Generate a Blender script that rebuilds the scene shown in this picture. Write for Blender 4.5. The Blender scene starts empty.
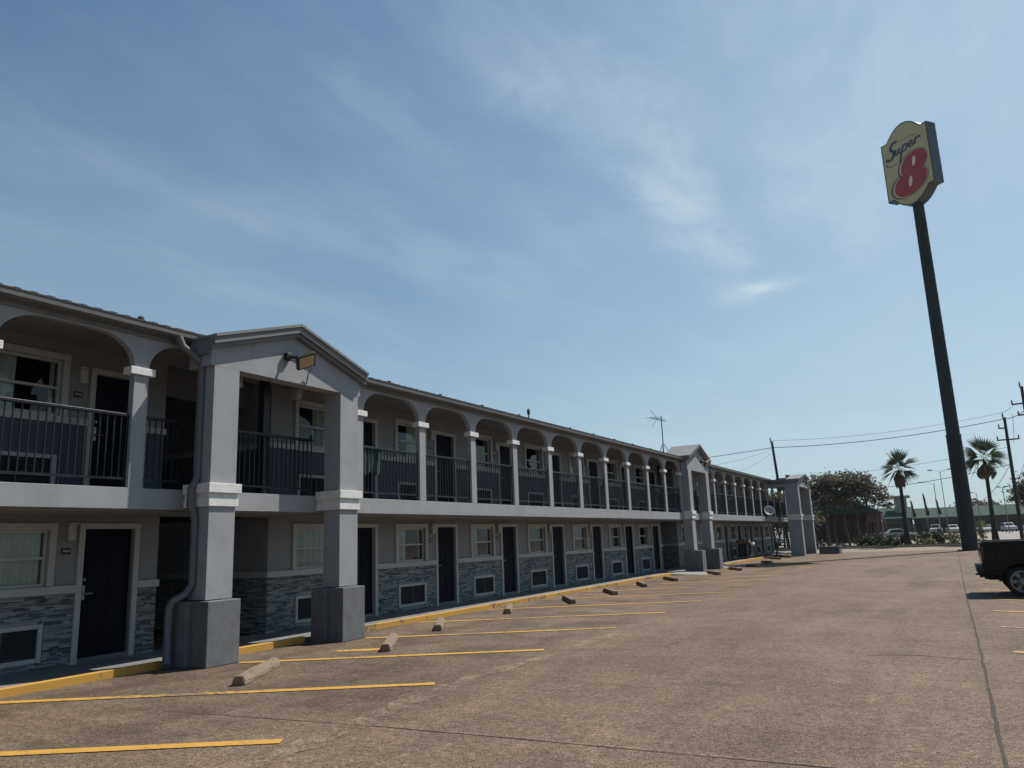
import bpy, bmesh, math, random
from mathutils import Vector, Matrix
R_ = math.radians
random.seed(7)
scene = bpy.context.scene
COL = scene.collection

# ------------------------------------------------------------------ materials
def nodes_of(m):
    m.use_nodes = True
    nt = m.node_tree
    return nt, nt.nodes, nt.links, nt.nodes['Principled BSDF']

def mat(name, base, rough=0.7, var=0.12, scale=3.0, bump=0.0, bscale=40.0, metal=0.0, spec=0.4, dirt=0.0, dscale=0.8,
        dirtcol=None, stretch=None, drips=0.0):
    m = bpy.data.materials.new(name)
    nt, N, L, P = nodes_of(m)
    P.inputs['Roughness'].default_value = rough
    P.inputs['Metallic'].default_value = metal
    P.inputs['Specular IOR Level'].default_value = spec
    tc = N.new('ShaderNodeTexCoord')
    src = tc.outputs['Object']
    if stretch:
        mp = N.new('ShaderNodeMapping'); mp.inputs['Scale'].default_value = stretch
        L.new(src, mp.inputs['Vector']); src = mp.outputs['Vector']
    nz = N.new('ShaderNodeTexNoise'); nz.inputs['Scale'].default_value = scale; nz.inputs['Detail'].default_value = 6
    nz.inputs['Roughness'].default_value = 0.65
    L.new(src, nz.inputs['Vector'])
    rp = N.new('ShaderNodeValToRGB')
    rp.color_ramp.elements[0].position = 0.3; rp.color_ramp.elements[1].position = 0.7
    rp.color_ramp.elements[0].color = [c*(1-var) for c in base]+[1]
    rp.color_ramp.elements[1].color = [min(1, c*(1+var)) for c in base]+[1]
    L.new(nz.outputs['Fac'], rp.inputs['Fac'])
    out = rp.outputs['Color']
    if dirt:
        n2 = N.new('ShaderNodeTexNoise'); n2.inputs['Scale'].default_value = dscale; n2.inputs['Detail'].default_value = 8
        n2.inputs['Roughness'].default_value = 0.7
        L.new(tc.outputs['Object'], n2.inputs['Vector'])
        r2 = N.new('ShaderNodeValToRGB'); r2.color_ramp.elements[0].position = 0.5; r2.color_ramp.elements[1].position = 0.72
        r2.color_ramp.elements[0].color = (0, 0, 0, 1); r2.color_ramp.elements[1].color = (dirt, dirt, dirt, 1)
        L.new(n2.outputs['Fac'], r2.inputs['Fac'])
        mx = N.new('ShaderNodeMixRGB'); mx.inputs['Color2'].default_value = list(dirtcol or [c*0.45 for c in base])+[1]
        L.new(r2.outputs['Color'], mx.inputs['Fac']); L.new(out, mx.inputs['Color1']); out = mx.outputs['Color']
    if drips:
        md = N.new('ShaderNodeMapping'); md.inputs['Scale'].default_value = (5.0, 5.0, 0.35); L.new(tc.outputs['Object'], md.inputs['Vector'])
        n5 = N.new('ShaderNodeTexNoise'); n5.inputs['Scale'].default_value = 1.6; n5.inputs['Detail'].default_value = 7; n5.inputs['Roughness'].default_value = 0.7
        L.new(md.outputs['Vector'], n5.inputs['Vector'])
        r5 = N.new('ShaderNodeValToRGB'); r5.color_ramp.elements[0].position = 0.52; r5.color_ramp.elements[1].position = 0.74
        r5.color_ramp.elements[0].color = (0, 0, 0, 1); r5.color_ramp.elements[1].color = (drips, drips, drips, 1)
        L.new(n5.outputs['Fac'], r5.inputs['Fac'])
        m6 = N.new('ShaderNodeMixRGB'); m6.inputs['Color2'].default_value = [c*0.4 for c in base]+[1]
        L.new(r5.outputs['Color'], m6.inputs['Fac']); L.new(out, m6.inputs['Color1']); out = m6.outputs['Color']
        n6 = N.new('ShaderNodeTexNoise'); n6.inputs['Scale'].default_value = 30; n6.inputs['Detail'].default_value = 3
        L.new(tc.outputs['Object'], n6.inputs['Vector'])
        r6 = N.new('ShaderNodeValToRGB'); r6.color_ramp.elements[0].position = 0.70; r6.color_ramp.elements[1].position = 0.78
        r6.color_ramp.elements[0].color = (0, 0, 0, 1); r6.color_ramp.elements[1].color = (0.45, 0.45, 0.45, 1)
        L.new(n6.outputs['Fac'], r6.inputs['Fac'])
        m7 = N.new('ShaderNodeMixRGB'); m7.inputs['Color2'].default_value = [min(0.8, c*1.7) for c in base]+[1]
        L.new(r6.outputs['Color'], m7.inputs['Fac']); L.new(out, m7.inputs['Color1']); out = m7.outputs['Color']
    L.new(out, P.inputs['Base Color'])
    if bump:
        n3 = N.new('ShaderNodeTexNoise'); n3.inputs['Scale'].default_value = bscale; n3.inputs['Detail'].default_value = 5
        L.new(src, n3.inputs['Vector'])
        b = N.new('ShaderNodeBump'); b.inputs['Strength'].default_value = bump; b.inputs['Distance'].default_value = 0.02
        L.new(n3.outputs['Fac'], b.inputs['Height']); L.new(b.outputs['Normal'], P.inputs['Normal'])
    return m

M = {}
M['stucco'] = mat('stucco', (0.265, 0.272, 0.284), 0.9, 0.07, 1.6, 0.25, 60, dirt=0.25, dscale=1.1, spec=0.2, drips=0.14)
M['stucco_base'] = mat('pier_base_paint', (0.125, 0.13, 0.138), 0.85, 0.14, 5.0, 0.22, 40, dirt=0.35, dscale=4.0, dirtcol=(0.085, 0.087, 0.092), spec=0.2, drips=0.2)
M['band'] = mat('white_band_paint', (0.60, 0.60, 0.585), 0.75, 0.08, 8.0, 0.25, 60, dirt=0.3, dscale=5, drips=0.2)
M['wall'] = mat('wall_paint', (0.19, 0.196, 0.206), 0.85, 0.06, 2.0, 0.2, 40, dirt=0.15)
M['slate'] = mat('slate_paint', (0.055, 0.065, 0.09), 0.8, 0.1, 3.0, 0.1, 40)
M['trim'] = mat('trim_paint', (0.34, 0.335, 0.322), 0.6, 0.06, 6.0, 0.05, 60, dirt=0.15, dscale=4)
M['soffit'] = mat('soffit_paint', (0.19, 0.19, 0.19), 0.9, 0.08, 1.5, 0.2, 60)
M['door'] = mat('navy_door_paint', (0.004, 0.005, 0.012), 0.5, 0.2, 4.0, 0.03, 60, spec=0.05)
M['steel'] = mat('brushed_steel', (0.22, 0.22, 0.22), 0.35, 0.1, 20, metal=1.0)
M['rail'] = mat('black_rail_paint', (0.008, 0.009, 0.013), 0.4, 0.25, 9.0, 0.05, 80, spec=0.3)
M['gutter'] = mat('gutter_metal', (0.085, 0.083, 0.078), 0.5, 0.15, 2.0, dirt=0.3, dscale=4)
M['roof'] = mat('roof_sheet', (0.06, 0.052, 0.046), 0.8, 0.25, 5.0, 0.3, 30, dirt=0.4)
M['portroof'] = mat('portico_roof', (0.15, 0.148, 0.145), 0.6, 0.12, 3.0, 0.15, 40)
M['rake'] = mat('rake_trim', (0.125, 0.129, 0.137), 0.65, 0.1, 3.0, 0.1, 40)
M['vent'] = mat('vent_metal', (0.06, 0.055, 0.05), 0.6, 0.2, 6)
M['vent_tan'] = mat('vent_tan_metal', (0.17, 0.14, 0.11), 0.6, 0.15, 6)
M['dark'] = mat('painted_interior_shade', (0.012, 0.012, 0.014), 0.9, 0.2, 2)  # near-black colour stands in for the shade of unlit rooms and passages
M['grille'] = mat('ac_grille', (0.05, 0.053, 0.058), 0.6, 0.2, 5)
M['curtain'] = mat('curtain_cloth', (0.60, 0.64, 0.60), 0.95, 0.08, 5, spec=0.1)
M['sash'] = mat('sash_paint', (0.34, 0.34, 0.33), 0.5, 0.05, 5)
M['pipe'] = mat('downspout_paint', (0.10, 0.105, 0.118), 0.5, 0.1, 6, dirt=0.2, dscale=6)
M['plate'] = mat('plate_black', (0.012, 0.012, 0.016), 0.4, 0.1, 9)
M['digit'] = mat('plate_digit', (0.4, 0.4, 0.4), 0.5, 0.1, 9)
M['lantern'] = mat('lantern_glass', (0.33, 0.32, 0.29), 0.4, 0.15, 9)
M['walk'] = mat('walkway_concrete', (0.15, 0.15, 0.15), 0.85, 0.15, 2.5, 0.25, 50, dirt=0.4, dscale=1.5)
M['ramp'] = mat('ramp_concrete', (0.20, 0.20, 0.195), 0.85, 0.12, 2.5, 0.2, 50, dirt=0.25)
M['stop'] = mat('wheel_stop_concrete', (0.19, 0.148, 0.104), 0.9, 0.18, 9.0, 0.7, 45, dirt=0.5, dscale=7)
M['black'] = mat('black_truck_paint', (0.004, 0.004, 0.0045), 0.22, 0.1, 2, spec=0.16)
M['blackplastic'] = mat('black_plastic', (0.014, 0.014, 0.015), 0.6, 0.15, 8)
M['tyre'] = mat('tyre_rubber', (0.012, 0.012, 0.012), 0.85, 0.2, 10, 0.2, 60)
M['rim'] = mat('alloy_rim', (0.17, 0.17, 0.175), 0.35, 0.1, 10, metal=0.7)
M['red_lens'] = mat('tail_lens', (0.05, 0.006, 0.006), 0.2, 0.1, 6)
M['clear_lens'] = mat('clear_lens', (0.6, 0.6, 0.58), 0.15, 0.05, 6)
M['chrome'] = mat('chrome', (0.6, 0.6, 0.6), 0.12, 0.02, 3, metal=1.0)
M['pole'] = mat('sign_pole_paint', (0.034, 0.041, 0.046), 0.8, 0.15, 1.0, dirt=0.3, dscale=0.6, dirtcol=(0.03, 0.027, 0.024), stretch=(1, 1, 0.2), spec=0.15)
M['cabinet'] = mat('sign_cabinet_paint', (0.065, 0.08, 0.092), 0.5, 0.1, 1.5, dirt=0.3, dscale=1.2)
M['signyellow'] = mat('sign_yellow_face', (0.50, 0.42, 0.22), 0.35, 0.06, 0.8, dirt=0.15, dscale=1)
M['signred'] = mat('sign_red_face', (0.36, 0.05, 0.06), 0.35, 0.06, 0.8)
M['signblue'] = mat('sign_blue_face', (0.05, 0.065, 0.11), 0.35, 0.06, 0.8)
M['signcream'] = mat('sign_cream_face', (0.75, 0.66, 0.42), 0.35, 0.06, 0.8)
M['wood'] = mat('creosote_wood', (0.03, 0.025, 0.022), 0.85, 0.3, 4, 0.3, 30, stretch=(6, 6, 0.5))
M['ceramic'] = mat('grey_ceramic', (0.10, 0.10, 0.105), 0.4, 0.1, 6)
M['wire'] = mat('wire', (0.03, 0.03, 0.033), 0.6, 0.1, 2)
M['bark'] = mat('bark', (0.075, 0.062, 0.05), 0.95, 0.3, 6, 0.6, 20, stretch=(4, 4, 1))
M['palmbark'] = mat('palm_bark', (0.03, 0.026, 0.023), 0.95, 0.3, 3, 0.6, 12, stretch=(1, 1, 4))
M['skirt'] = mat('dead_frond', (0.085, 0.07, 0.05), 0.95, 0.35, 4)
M['shopwall'] = mat('shop_brick', (0.04, 0.034, 0.032), 0.9, 0.2, 0.6)
M['shopglass'] = mat('shop_glass', (0.02, 0.022, 0.025), 0.2, 0.2, 0.3)
M['shoproof'] = mat('green_metal_roof', (0.028, 0.052, 0.042), 0.85, 0.08, 0.3, stretch=(3, 0.3, 0.3), spec=0.1)
M['shopstucco'] = mat('shop_stucco', (0.18, 0.19, 0.19), 0.8, 0.1, 0.6)
M['redbrick'] = mat('red_brick', (0.045, 0.02, 0.018), 0.9, 0.25, 1.5)
M['redbright'] = mat('red_fascia', (0.085, 0.04, 0.035), 0.8, 0.12, 1.0)
M['whitecar'] = mat('white_car_paint', (0.34, 0.34, 0.34), 0.4, 0.03, 1)
M['greycar'] = mat('silver_car_paint', (0.4, 0.41, 0.42), 0.25, 0.03, 1)
M['carglass'] = mat('car_glass', (0.012, 0.014, 0.016), 0.08, 0.1, 1)
M['lamppole'] = mat('lamp_pole_metal', (0.12, 0.125, 0.13), 0.5, 0.1, 1)
M['flag'] = mat('dark_flag_cloth', (0.018, 0.02, 0.03), 0.9, 0.2, 2)
M['dish'] = mat('dish_white', (0.32, 0.33, 0.33), 0.5, 0.06, 4, dirt=0.2, dscale=5)
M['antenna'] = mat('aluminium', (0.16, 0.16, 0.16), 0.5, 0.1, 4, metal=0.4)
M['led'] = mat('flood_led_face', (0.36, 0.28, 0.16), 0.35, 0.1, 30)
M['towel'] = mat('green_towel', (0.018, 0.042, 0.034), 0.95, 0.2, 12, 0.4, 90)
M['cartbag'] = mat('cart_bag', (0.012, 0.012, 0.014), 0.7, 0.2, 6)
M['cartcloth'] = mat('cart_linen', (0.15, 0.10, 0.06), 0.9, 0.35, 6)
M['linen'] = mat('white_linen', (0.75, 0.75, 0.74), 0.9, 0.05, 6)
M['planter'] = mat('planter_concrete', (0.085, 0.09, 0.10), 0.85, 0.15, 3, 0.3, 40)
M['signal'] = mat('signal_black', (0.012, 0.012, 0.012), 0.5, 0.1, 4)

def leafmat(name, c, c2, tr=0.35):
    m = bpy.data.materials.new(name)
    nt, N, L, P = nodes_of(m)
    P.inputs['Roughness'].default_value = 0.6
    P.inputs['Specular IOR Level'].default_value = 0.25
    g = N.new('ShaderNodeNewGeometry')
    mx = N.new('ShaderNodeMixRGB'); mx.inputs['Color1'].default_value = (*c, 1); mx.inputs['Color2'].default_value = (*c2, 1)
    L.new(g.outputs['Random Per Island'], mx.inputs['Fac'])
    L.new(mx.outputs['Color'], P.inputs['Base Color'])
    t = N.new('ShaderNodeBsdfTranslucent'); L.new(mx.outputs['Color'], t.inputs['Color'])
    ms = N.new('ShaderNodeMixShader'); ms.inputs['Fac'].default_value = tr
    L.new(P.outputs['BSDF'], ms.inputs[1]); L.new(t.outputs['BSDF'], ms.inputs[2])
    L.new(ms.outputs['Shader'], N['Material Output'].inputs['Surface'])
    return m
M['oak'] = leafmat('oak_leaf', (0.08, 0.078, 0.054), (0.155, 0.142, 0.104))
M['shrub'] = leafmat('shrub_leaf', (0.024, 0.036, 0.02), (0.06, 0.07, 0.036))
M['shrub_light'] = leafmat('shrub_light_leaf', (0.10, 0.12, 0.05), (0.19, 0.18, 0.09))
M['palm'] = leafmat('palm_leaf', (0.03, 0.043, 0.027), (0.06, 0.075, 0.042), 0.2)
M['grass'] = leafmat('grass_blade', (0.05, 0.065, 0.025), (0.12, 0.115, 0.055))
M['yellowbush'] = leafmat('yellow_bush_leaf', (0.10, 0.10, 0.03), (0.2, 0.18, 0.06))

def glass_mat():
    m = bpy.data.materials.new('window_glass')
    nt, N, L, P = nodes_of(m)
    N.remove(P)
    tr = N.new('ShaderNodeBsdfTransparent'); tr.inputs['Color'].default_value = (0.72, 0.76, 0.75, 1)
    gl = N.new('ShaderNodeBsdfGlossy'); gl.inputs['Roughness'].default_value = 0.015
    fr = N.new('ShaderNodeFresnel'); fr.inputs['IOR'].default_value = 1.5
    tc = N.new('ShaderNodeTexCoord'); nz = N.new('ShaderNodeTexNoise'); nz.inputs['Scale'].default_value = 1.5
    L.new(tc.outputs['Object'], nz.inputs['Vector'])
    b = N.new('ShaderNodeBump'); b.inputs['Strength'].default_value = 0.08; b.inputs['Distance'].default_value = 0.02
    L.new(nz.outputs['Fac'], b.inputs['Height']); L.new(b.outputs['Normal'], gl.inputs['Normal'])
    ms = N.new('ShaderNodeMixShader')
    L.new(fr.outputs['Fac'], ms.inputs['Fac']); L.new(tr.outputs['BSDF'], ms.inputs[1]); L.new(gl.outputs['BSDF'], ms.inputs[2])
    L.new(ms.outputs['Shader'], N['Material Output'].inputs['Surface'])
    return m
M['glass'] = glass_mat()

def stone_mat():
    m = bpy.data.materials.new('ledge_stone')
    nt, N, L, P = nodes_of(m)
    P.inputs['Roughness'].default_value = 0.8; P.inputs['Specular IOR Level'].default_value = 0.25
    tc = N.new('ShaderNodeTexCoord'); g = N.new('ShaderNodeNewGeometry')
    nz = N.new('ShaderNodeTexNoise'); nz.inputs['Scale'].default_value = 16; nz.inputs['Detail'].default_value = 6; nz.inputs['Roughness'].default_value = 0.7
    L.new(tc.outputs['Object'], nz.inputs['Vector'])
    m2 = N.new('ShaderNodeMixRGB'); m2.inputs['Fac'].default_value = 0.28
    L.new(g.outputs['Random Per Island'], m2.inputs['Color1']); L.new(nz.outputs['Fac'], m2.inputs['Color2'])
    rp = N.new('ShaderNodeValToRGB'); e = rp.color_ramp.elements
    e[0].position = 0.14; e[0].color = (0.04, 0.047, 0.055, 1); e[1].position = 0.86; e[1].color = (0.24, 0.255, 0.255, 1)
    for p_, c_ in ((0.34, (0.078, 0.092, 0.103, 1)), (0.48, (0.145, 0.164, 0.172, 1)), (0.64, (0.185, 0.20, 0.204, 1))):
        k = e.new(p_); k.color = c_
    L.new(m2.outputs['Color'], rp.inputs['Fac']); L.new(rp.outputs['Color'], P.inputs['Base Color'])
    b = N.new('ShaderNodeBump'); b.inputs['Strength'].default_value = 0.5; b.inputs['Distance'].default_value = 0.01
    L.new(nz.outputs['Fac'], b.inputs['Height']); L.new(b.outputs['Normal'], P.inputs['Normal'])
    return m
M['stone'] = stone_mat()

def mp2(N, L, tc):
    mp = N.new('ShaderNodeMapping'); mp.inputs['Scale'].default_value = (0.8, 1.25, 1); L.new(tc.outputs['Object'], mp.inputs['Vector'])
    return mp.outputs['Vector']
def lot_mat(name, c_dark, c_mid, c_light, streak=1.0, bays=False, fade=False):
    """worn exposed-aggregate concrete: pebbles, stains, long wear streaks, fine cracks"""
    m = bpy.data.materials.new(name)
    nt, N, L, P = nodes_of(m)
    P.inputs['Roughness'].default_value = 0.88; P.inputs['Specular IOR Level'].default_value = 0.25
    tc = N.new('ShaderNodeTexCoord')
    def noise(scale, det, rough=0.6, vec=None, dist=0.0):
        n = N.new('ShaderNodeTexNoise'); n.inputs['Scale'].default_value = scale; n.inputs['Detail'].default_value = det
        n.inputs['Roughness'].default_value = rough; n.inputs['Distortion'].default_value = dist
        L.new(vec or tc.outputs['Object'], n.inputs['Vector']); return n
    def ramp(inp, a, b, ca=(0, 0, 0, 1), cb=(1, 1, 1, 1)):
        r = N.new('ShaderNodeValToRGB'); r.color_ramp.elements[0].position = a; r.color_ramp.elements[1].position = b
        r.color_ramp.elements[0].color = ca; r.color_ramp.elements[1].color = cb
        L.new(inp, r.inputs['Fac']); return r
    def mix(f, a, b, mode='MIX'):
        x = N.new('ShaderNodeMixRGB'); x.blend_type = mode
        for sock, v in (('Fac', f), ('Color1', a), ('Color2', b)):
            if isinstance(v, (int, float)): x.inputs[sock].default_value = v
            elif isinstance(v, tuple): x.inputs[sock].default_value = v
            else: L.new(v, x.inputs[sock])
        return x.outputs['Color']
    mp = N.new('ShaderNodeMapping'); mp.inputs['Scale'].default_value = (1.0, 0.22, 1); mp.inputs['Rotation'].default_value = (0, 0, R_(-8))
    L.new(tc.outputs['Object'], mp.inputs['Vector'])
    big = ramp(noise(0.16, 6, 0.65).outputs['Fac'], 0.36, 0.66)
    strk = ramp(noise(0.9, 7, 0.7, mp.outputs['Vector'], 0.6).outputs['Fac'], 0.35, 0.7)
    col = mix(big.outputs['Color'], (*c_dark, 1), (*c_mid, 1))
    half = N.new('ShaderNodeMath'); half.operation = 'MULTIPLY'; half.inputs[1].default_value = 0.55*streak
    L.new(strk.outputs['Color'], half.inputs[0])
    col = mix(half.outputs[0], col, (*c_light, 1))
    # dark oily blotches
    oil = ramp(noise(0.55, 7, 0.68, None, 0.8).outputs['Fac'], 0.56, 0.72)
    o2 = N.new('ShaderNodeMath'); o2.operation = 'MULTIPLY'; o2.inputs[1].default_value = 0.5; L.new(oil.outputs['Color'], o2.inputs[0])
    col = mix(o2.outputs[0], col, tuple(c*0.6 for c in c_dark)+(1,))
    if bays:
        # oil and tyre grime where cars stand, a paler wheel-worn lane outside
        sp = N.new('ShaderNodeSeparateXYZ'); L.new(tc.outputs['Object'], sp.inputs[0])
        def mr(inp, a, b, c, d):
            m_ = N.new('ShaderNodeMapRange'); m_.interpolation_type = 'SMOOTHSTEP'
            for i_, v_ in zip(('From Min', 'From Max', 'To Min', 'To Max'), (a, b, c, d)): m_.inputs[i_].default_value = v_
            L.new(inp, m_.inputs['Value']); return m_.outputs[0]
        wob = noise(0.7, 3); wx = N.new('ShaderNodeMath'); wx.operation = 'MULTIPLY_ADD'; wx.inputs[1].default_value = 2.2
        L.new(wob.outputs['Fac'], wx.inputs[0]); L.new(sp.outputs['X'], wx.inputs[2])
        inbay = mr(wx.outputs[0], -5.6, -4.2, 1.0, 0.0)
        spots = ramp(noise(0.85, 5, 0.6, None, 0.5).outputs['Fac'], 0.44, 0.64)
        mb_ = N.new('ShaderNodeMath'); mb_.operation = 'MULTIPLY'; L.new(inbay, mb_.inputs[0]); L.new(spots.outputs['Color'], mb_.inputs[1])
        m3 = N.new('ShaderNodeMath'); m3.operation = 'MULTIPLY'; m3.inputs[1].default_value = 0.62; L.new(mb_.outputs[0], m3.inputs[0])
        col = mix(m3.outputs[0], col, tuple(c*0.62 for c in c_dark)+(1,))
        drip = ramp(noise(3.2, 4, 0.6).outputs['Fac'], 0.66, 0.74)
        m4 = N.new('ShaderNodeMath'); m4.operation = 'MULTIPLY'; m4.inputs[1].default_value = 0.6; L.new(drip.outputs['Color'], m4.inputs[0])
        m5 = N.new('ShaderNodeMath'); m5.operation = 'MULTIPLY'; L.new(m4.outputs[0], m5.inputs[0]); L.new(inbay, m5.inputs[1])
        col = mix(m5.outputs[0], col, tuple(c*0.45 for c in c_dark)+(1,))
    # pebbles
    vo = N.new('ShaderNodeTexVoronoi'); vo.inputs['Scale'].default_value = 95; L.new(tc.outputs['Object'], vo.inputs['Vector'])
    pr = ramp(vo.outputs['Color'], 0.15, 0.95, (0.42, 0.42, 0.42, 1), (1.82, 1.77, 1.68, 1))
    col = mix(1.0, col, pr.outputs['Color'], 'MULTIPLY')
    fin = ramp(noise(26, 8, 0.85).outputs['Fac'], 0.28, 0.74, (0.62, 0.62, 0.62, 1), (1.42, 1.4, 1.36, 1))
    col = mix(1.0, col, fin.outputs['Color'], 'MULTIPLY')
    # coarser chips and streaky scuffs
    v3 = N.new('ShaderNodeTexVoronoi'); v3.inputs['Scale'].default_value = 24; L.new(mp2(N, L, tc), v3.inputs['Vector'])
    p3 = ramp(v3.outputs['Color'], 0.2, 0.9, (0.80, 0.80, 0.80, 1), (1.24, 1.22, 1.18, 1))
    col = mix(1.0, col, p3.outputs['Color'], 'MULTIPLY')
    mp3 = N.new('ShaderNodeMapping'); mp3.inputs['Scale'].default_value = (0.5, 2.4, 1); L.new(tc.outputs['Object'], mp3.inputs['Vector'])
    sc = ramp(noise(1.3, 8, 0.75, mp3.outputs['Vector'], 0.4).outputs['Fac'], 0.32, 0.72, (0.84, 0.84, 0.84, 1), (1.19, 1.18, 1.16, 1))
    col = mix(1.0, col, sc.outputs['Color'], 'MULTIPLY')
    # fine wandering cracks
    wv = noise(0.8, 4)
    va = N.new('ShaderNodeVectorMath'); va.operation = 'MULTIPLY_ADD'; va.inputs[1].default_value = (0.7, 0.7, 0)
    L.new(wv.outputs['Color'], va.inputs[0]); L.new(tc.outputs['Object'], va.inputs[2])
    vc = N.new('ShaderNodeTexVoronoi'); vc.feature = 'DISTANCE_TO_EDGE'; vc.inputs['Scale'].default_value = 0.16
    L.new(va.outputs[0], vc.inputs['Vector'])
    cr = ramp(vc.outputs['Distance'], 0.0, 0.0035, (0.45, 0.45, 0.45, 1), (1, 1, 1, 1))
    col = mix(0.3, col, cr.outputs['Color'], 'MULTIPLY')
    L.new(col, P.inputs['Base Color'])
    b = N.new('ShaderNodeBump'); b.inputs['Strength'].default_value = 0.55; b.inputs['Distance'].default_value = 0.012
    L.new(vo.outputs['Distance'], b.inputs['Height'])
    b.invert = True
    L.new(b.outputs['Normal'], P.inputs['Normal'])
    if fade:
        fd = ramp(noise(2.2, 8, 0.8).outputs['Fac'], 0.40, 0.58, (0.05, 0.05, 0.05, 1), (0.75, 0.75, 0.75, 1))
        tr = N.new('ShaderNodeBsdfTransparent'); ms = N.new('ShaderNodeMixShader')
        L.new(fd.outputs['Color'], ms.inputs['Fac']); L.new(tr.outputs['BSDF'], ms.inputs[1]); L.new(P.outputs['BSDF'], ms.inputs[2])
        L.new(ms.outputs['Shader'], N['Material Output'].inputs['Surface'])
    return m
M['lot'] = lot_mat('parking_concrete', (0.082, 0.059, 0.044), (0.134, 0.100, 0.077), (0.198, 0.152, 0.118), bays=True)
M['apron'] = lot_mat('apron_concrete', (0.16, 0.132, 0.107), (0.20, 0.168, 0.138), (0.24, 0.206, 0.172))
M['seam'] = mat('joint_filler', (0.038, 0.031, 0.025), 0.95, 0.4, 6, 0.3, 30)
M['seam_pale'] = lot_mat('pale_joint', (0.20, 0.162, 0.126), (0.235, 0.192, 0.15), (0.28, 0.232, 0.185), fade=True)
M['verge'] = mat('verge_soil', (0.19, 0.165, 0.135), 0.95, 0.3, 0.8, 0.3, 6, dirt=0.6, dscale=0.35, dirtcol=(0.11, 0.115, 0.05))
M['ground'] = mat('far_ground', (0.13, 0.125, 0.085), 0.95, 0.3, 0.05)
M['road'] = mat('far_pavement', (0.21, 0.185, 0.168), 0.9, 0.15, 0.15, dirt=0.4, dscale=0.1, dirtcol=(0.14, 0.14, 0.11))

def yellow_mat(name, wear, holes=False):
    m = bpy.data.materials.new(name)
    nt, N, L, P = nodes_of(m)
    P.inputs['Roughness'].default_value = 0.7
    tc = N.new('ShaderNodeTexCoord')
    nz = N.new('ShaderNodeTexNoise'); nz.inputs['Scale'].default_value = 9; nz.inputs['Detail'].default_value = 8; nz.inputs['Roughness'].default_value = 0.75
    n2 = N.new('ShaderNodeTexNoise'); n2.inputs['Scale'].default_value = 0.5; n2.inputs['Detail'].default_value = 3
    L.new(tc.outputs['Object'], nz.inputs['Vector']); L.new(tc.outputs['Object'], n2.inputs['Vector'])
    ad = N.new('ShaderNodeMath'); ad.operation = 'MULTIPLY_ADD'; ad.inputs[1].default_value = 0.7
    L.new(n2.outputs['Fac'], ad.inputs[0]); L.new(nz.outputs['Fac'], ad.inputs[2])
    rp = N.new('ShaderNodeValToRGB'); rp.color_ramp.elements[0].position = wear; rp.color_ramp.elements[1].position = wear+0.16
    rp.color_ramp.elements[0].color = (0.44, 0.235, 0.035, 1); rp.color_ramp.elements[1].color = (0.13, 0.10, 0.065, 1)
    L.new(ad.outputs[0], rp.inputs['Fac']); L.new(rp.outputs['Color'], P.inputs['Base Color'])
    if holes:
        n4 = N.new('ShaderNodeTexNoise'); n4.inputs['Scale'].default_value = 22; n4.inputs['Detail'].default_value = 8; n4.inputs['Roughness'].default_value = 0.8
        L.new(tc.outputs['Object'], n4.inputs['Vector'])
        a4 = N.new('ShaderNodeMath'); a4.operation = 'MULTIPLY_ADD'; a4.inputs[1].default_value = 0.25
        L.new(n2.outputs['Fac'], a4.inputs[0]); L.new(n4.outputs['Fac'], a4.inputs[2])
        r4 = N.new('ShaderNodeValToRGB'); r4.color_ramp.elements[0].position = holes; r4.color_ramp.elements[1].position = holes+0.10
        r4.color_ramp.elements[0].color = (0, 0, 0, 1); r4.color_ramp.elements[1].color = (1, 1, 1, 1)
        L.new(a4.outputs[0], r4.inputs['Fac'])
        tr = N.new('ShaderNodeBsdfTransparent'); ms = N.new('ShaderNodeMixShader')
        L.new(r4.outputs['Color'], ms.inputs['Fac']); L.new(P.outputs['BSDF'], ms.inputs[1]); L.new(tr.outputs['BSDF'], ms.inputs[2])
        L.new(ms.outputs['Shader'], N['Material Output'].inputs['Surface'])
    return m
M['yellow'] = yellow_mat('kerb_yellow', 0.90)
M['line'] = yellow_mat('line_yellow', 0.88, 0.74)
M['line_worn'] = yellow_mat('worn_line_yellow', 0.86, 0.70)

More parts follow.
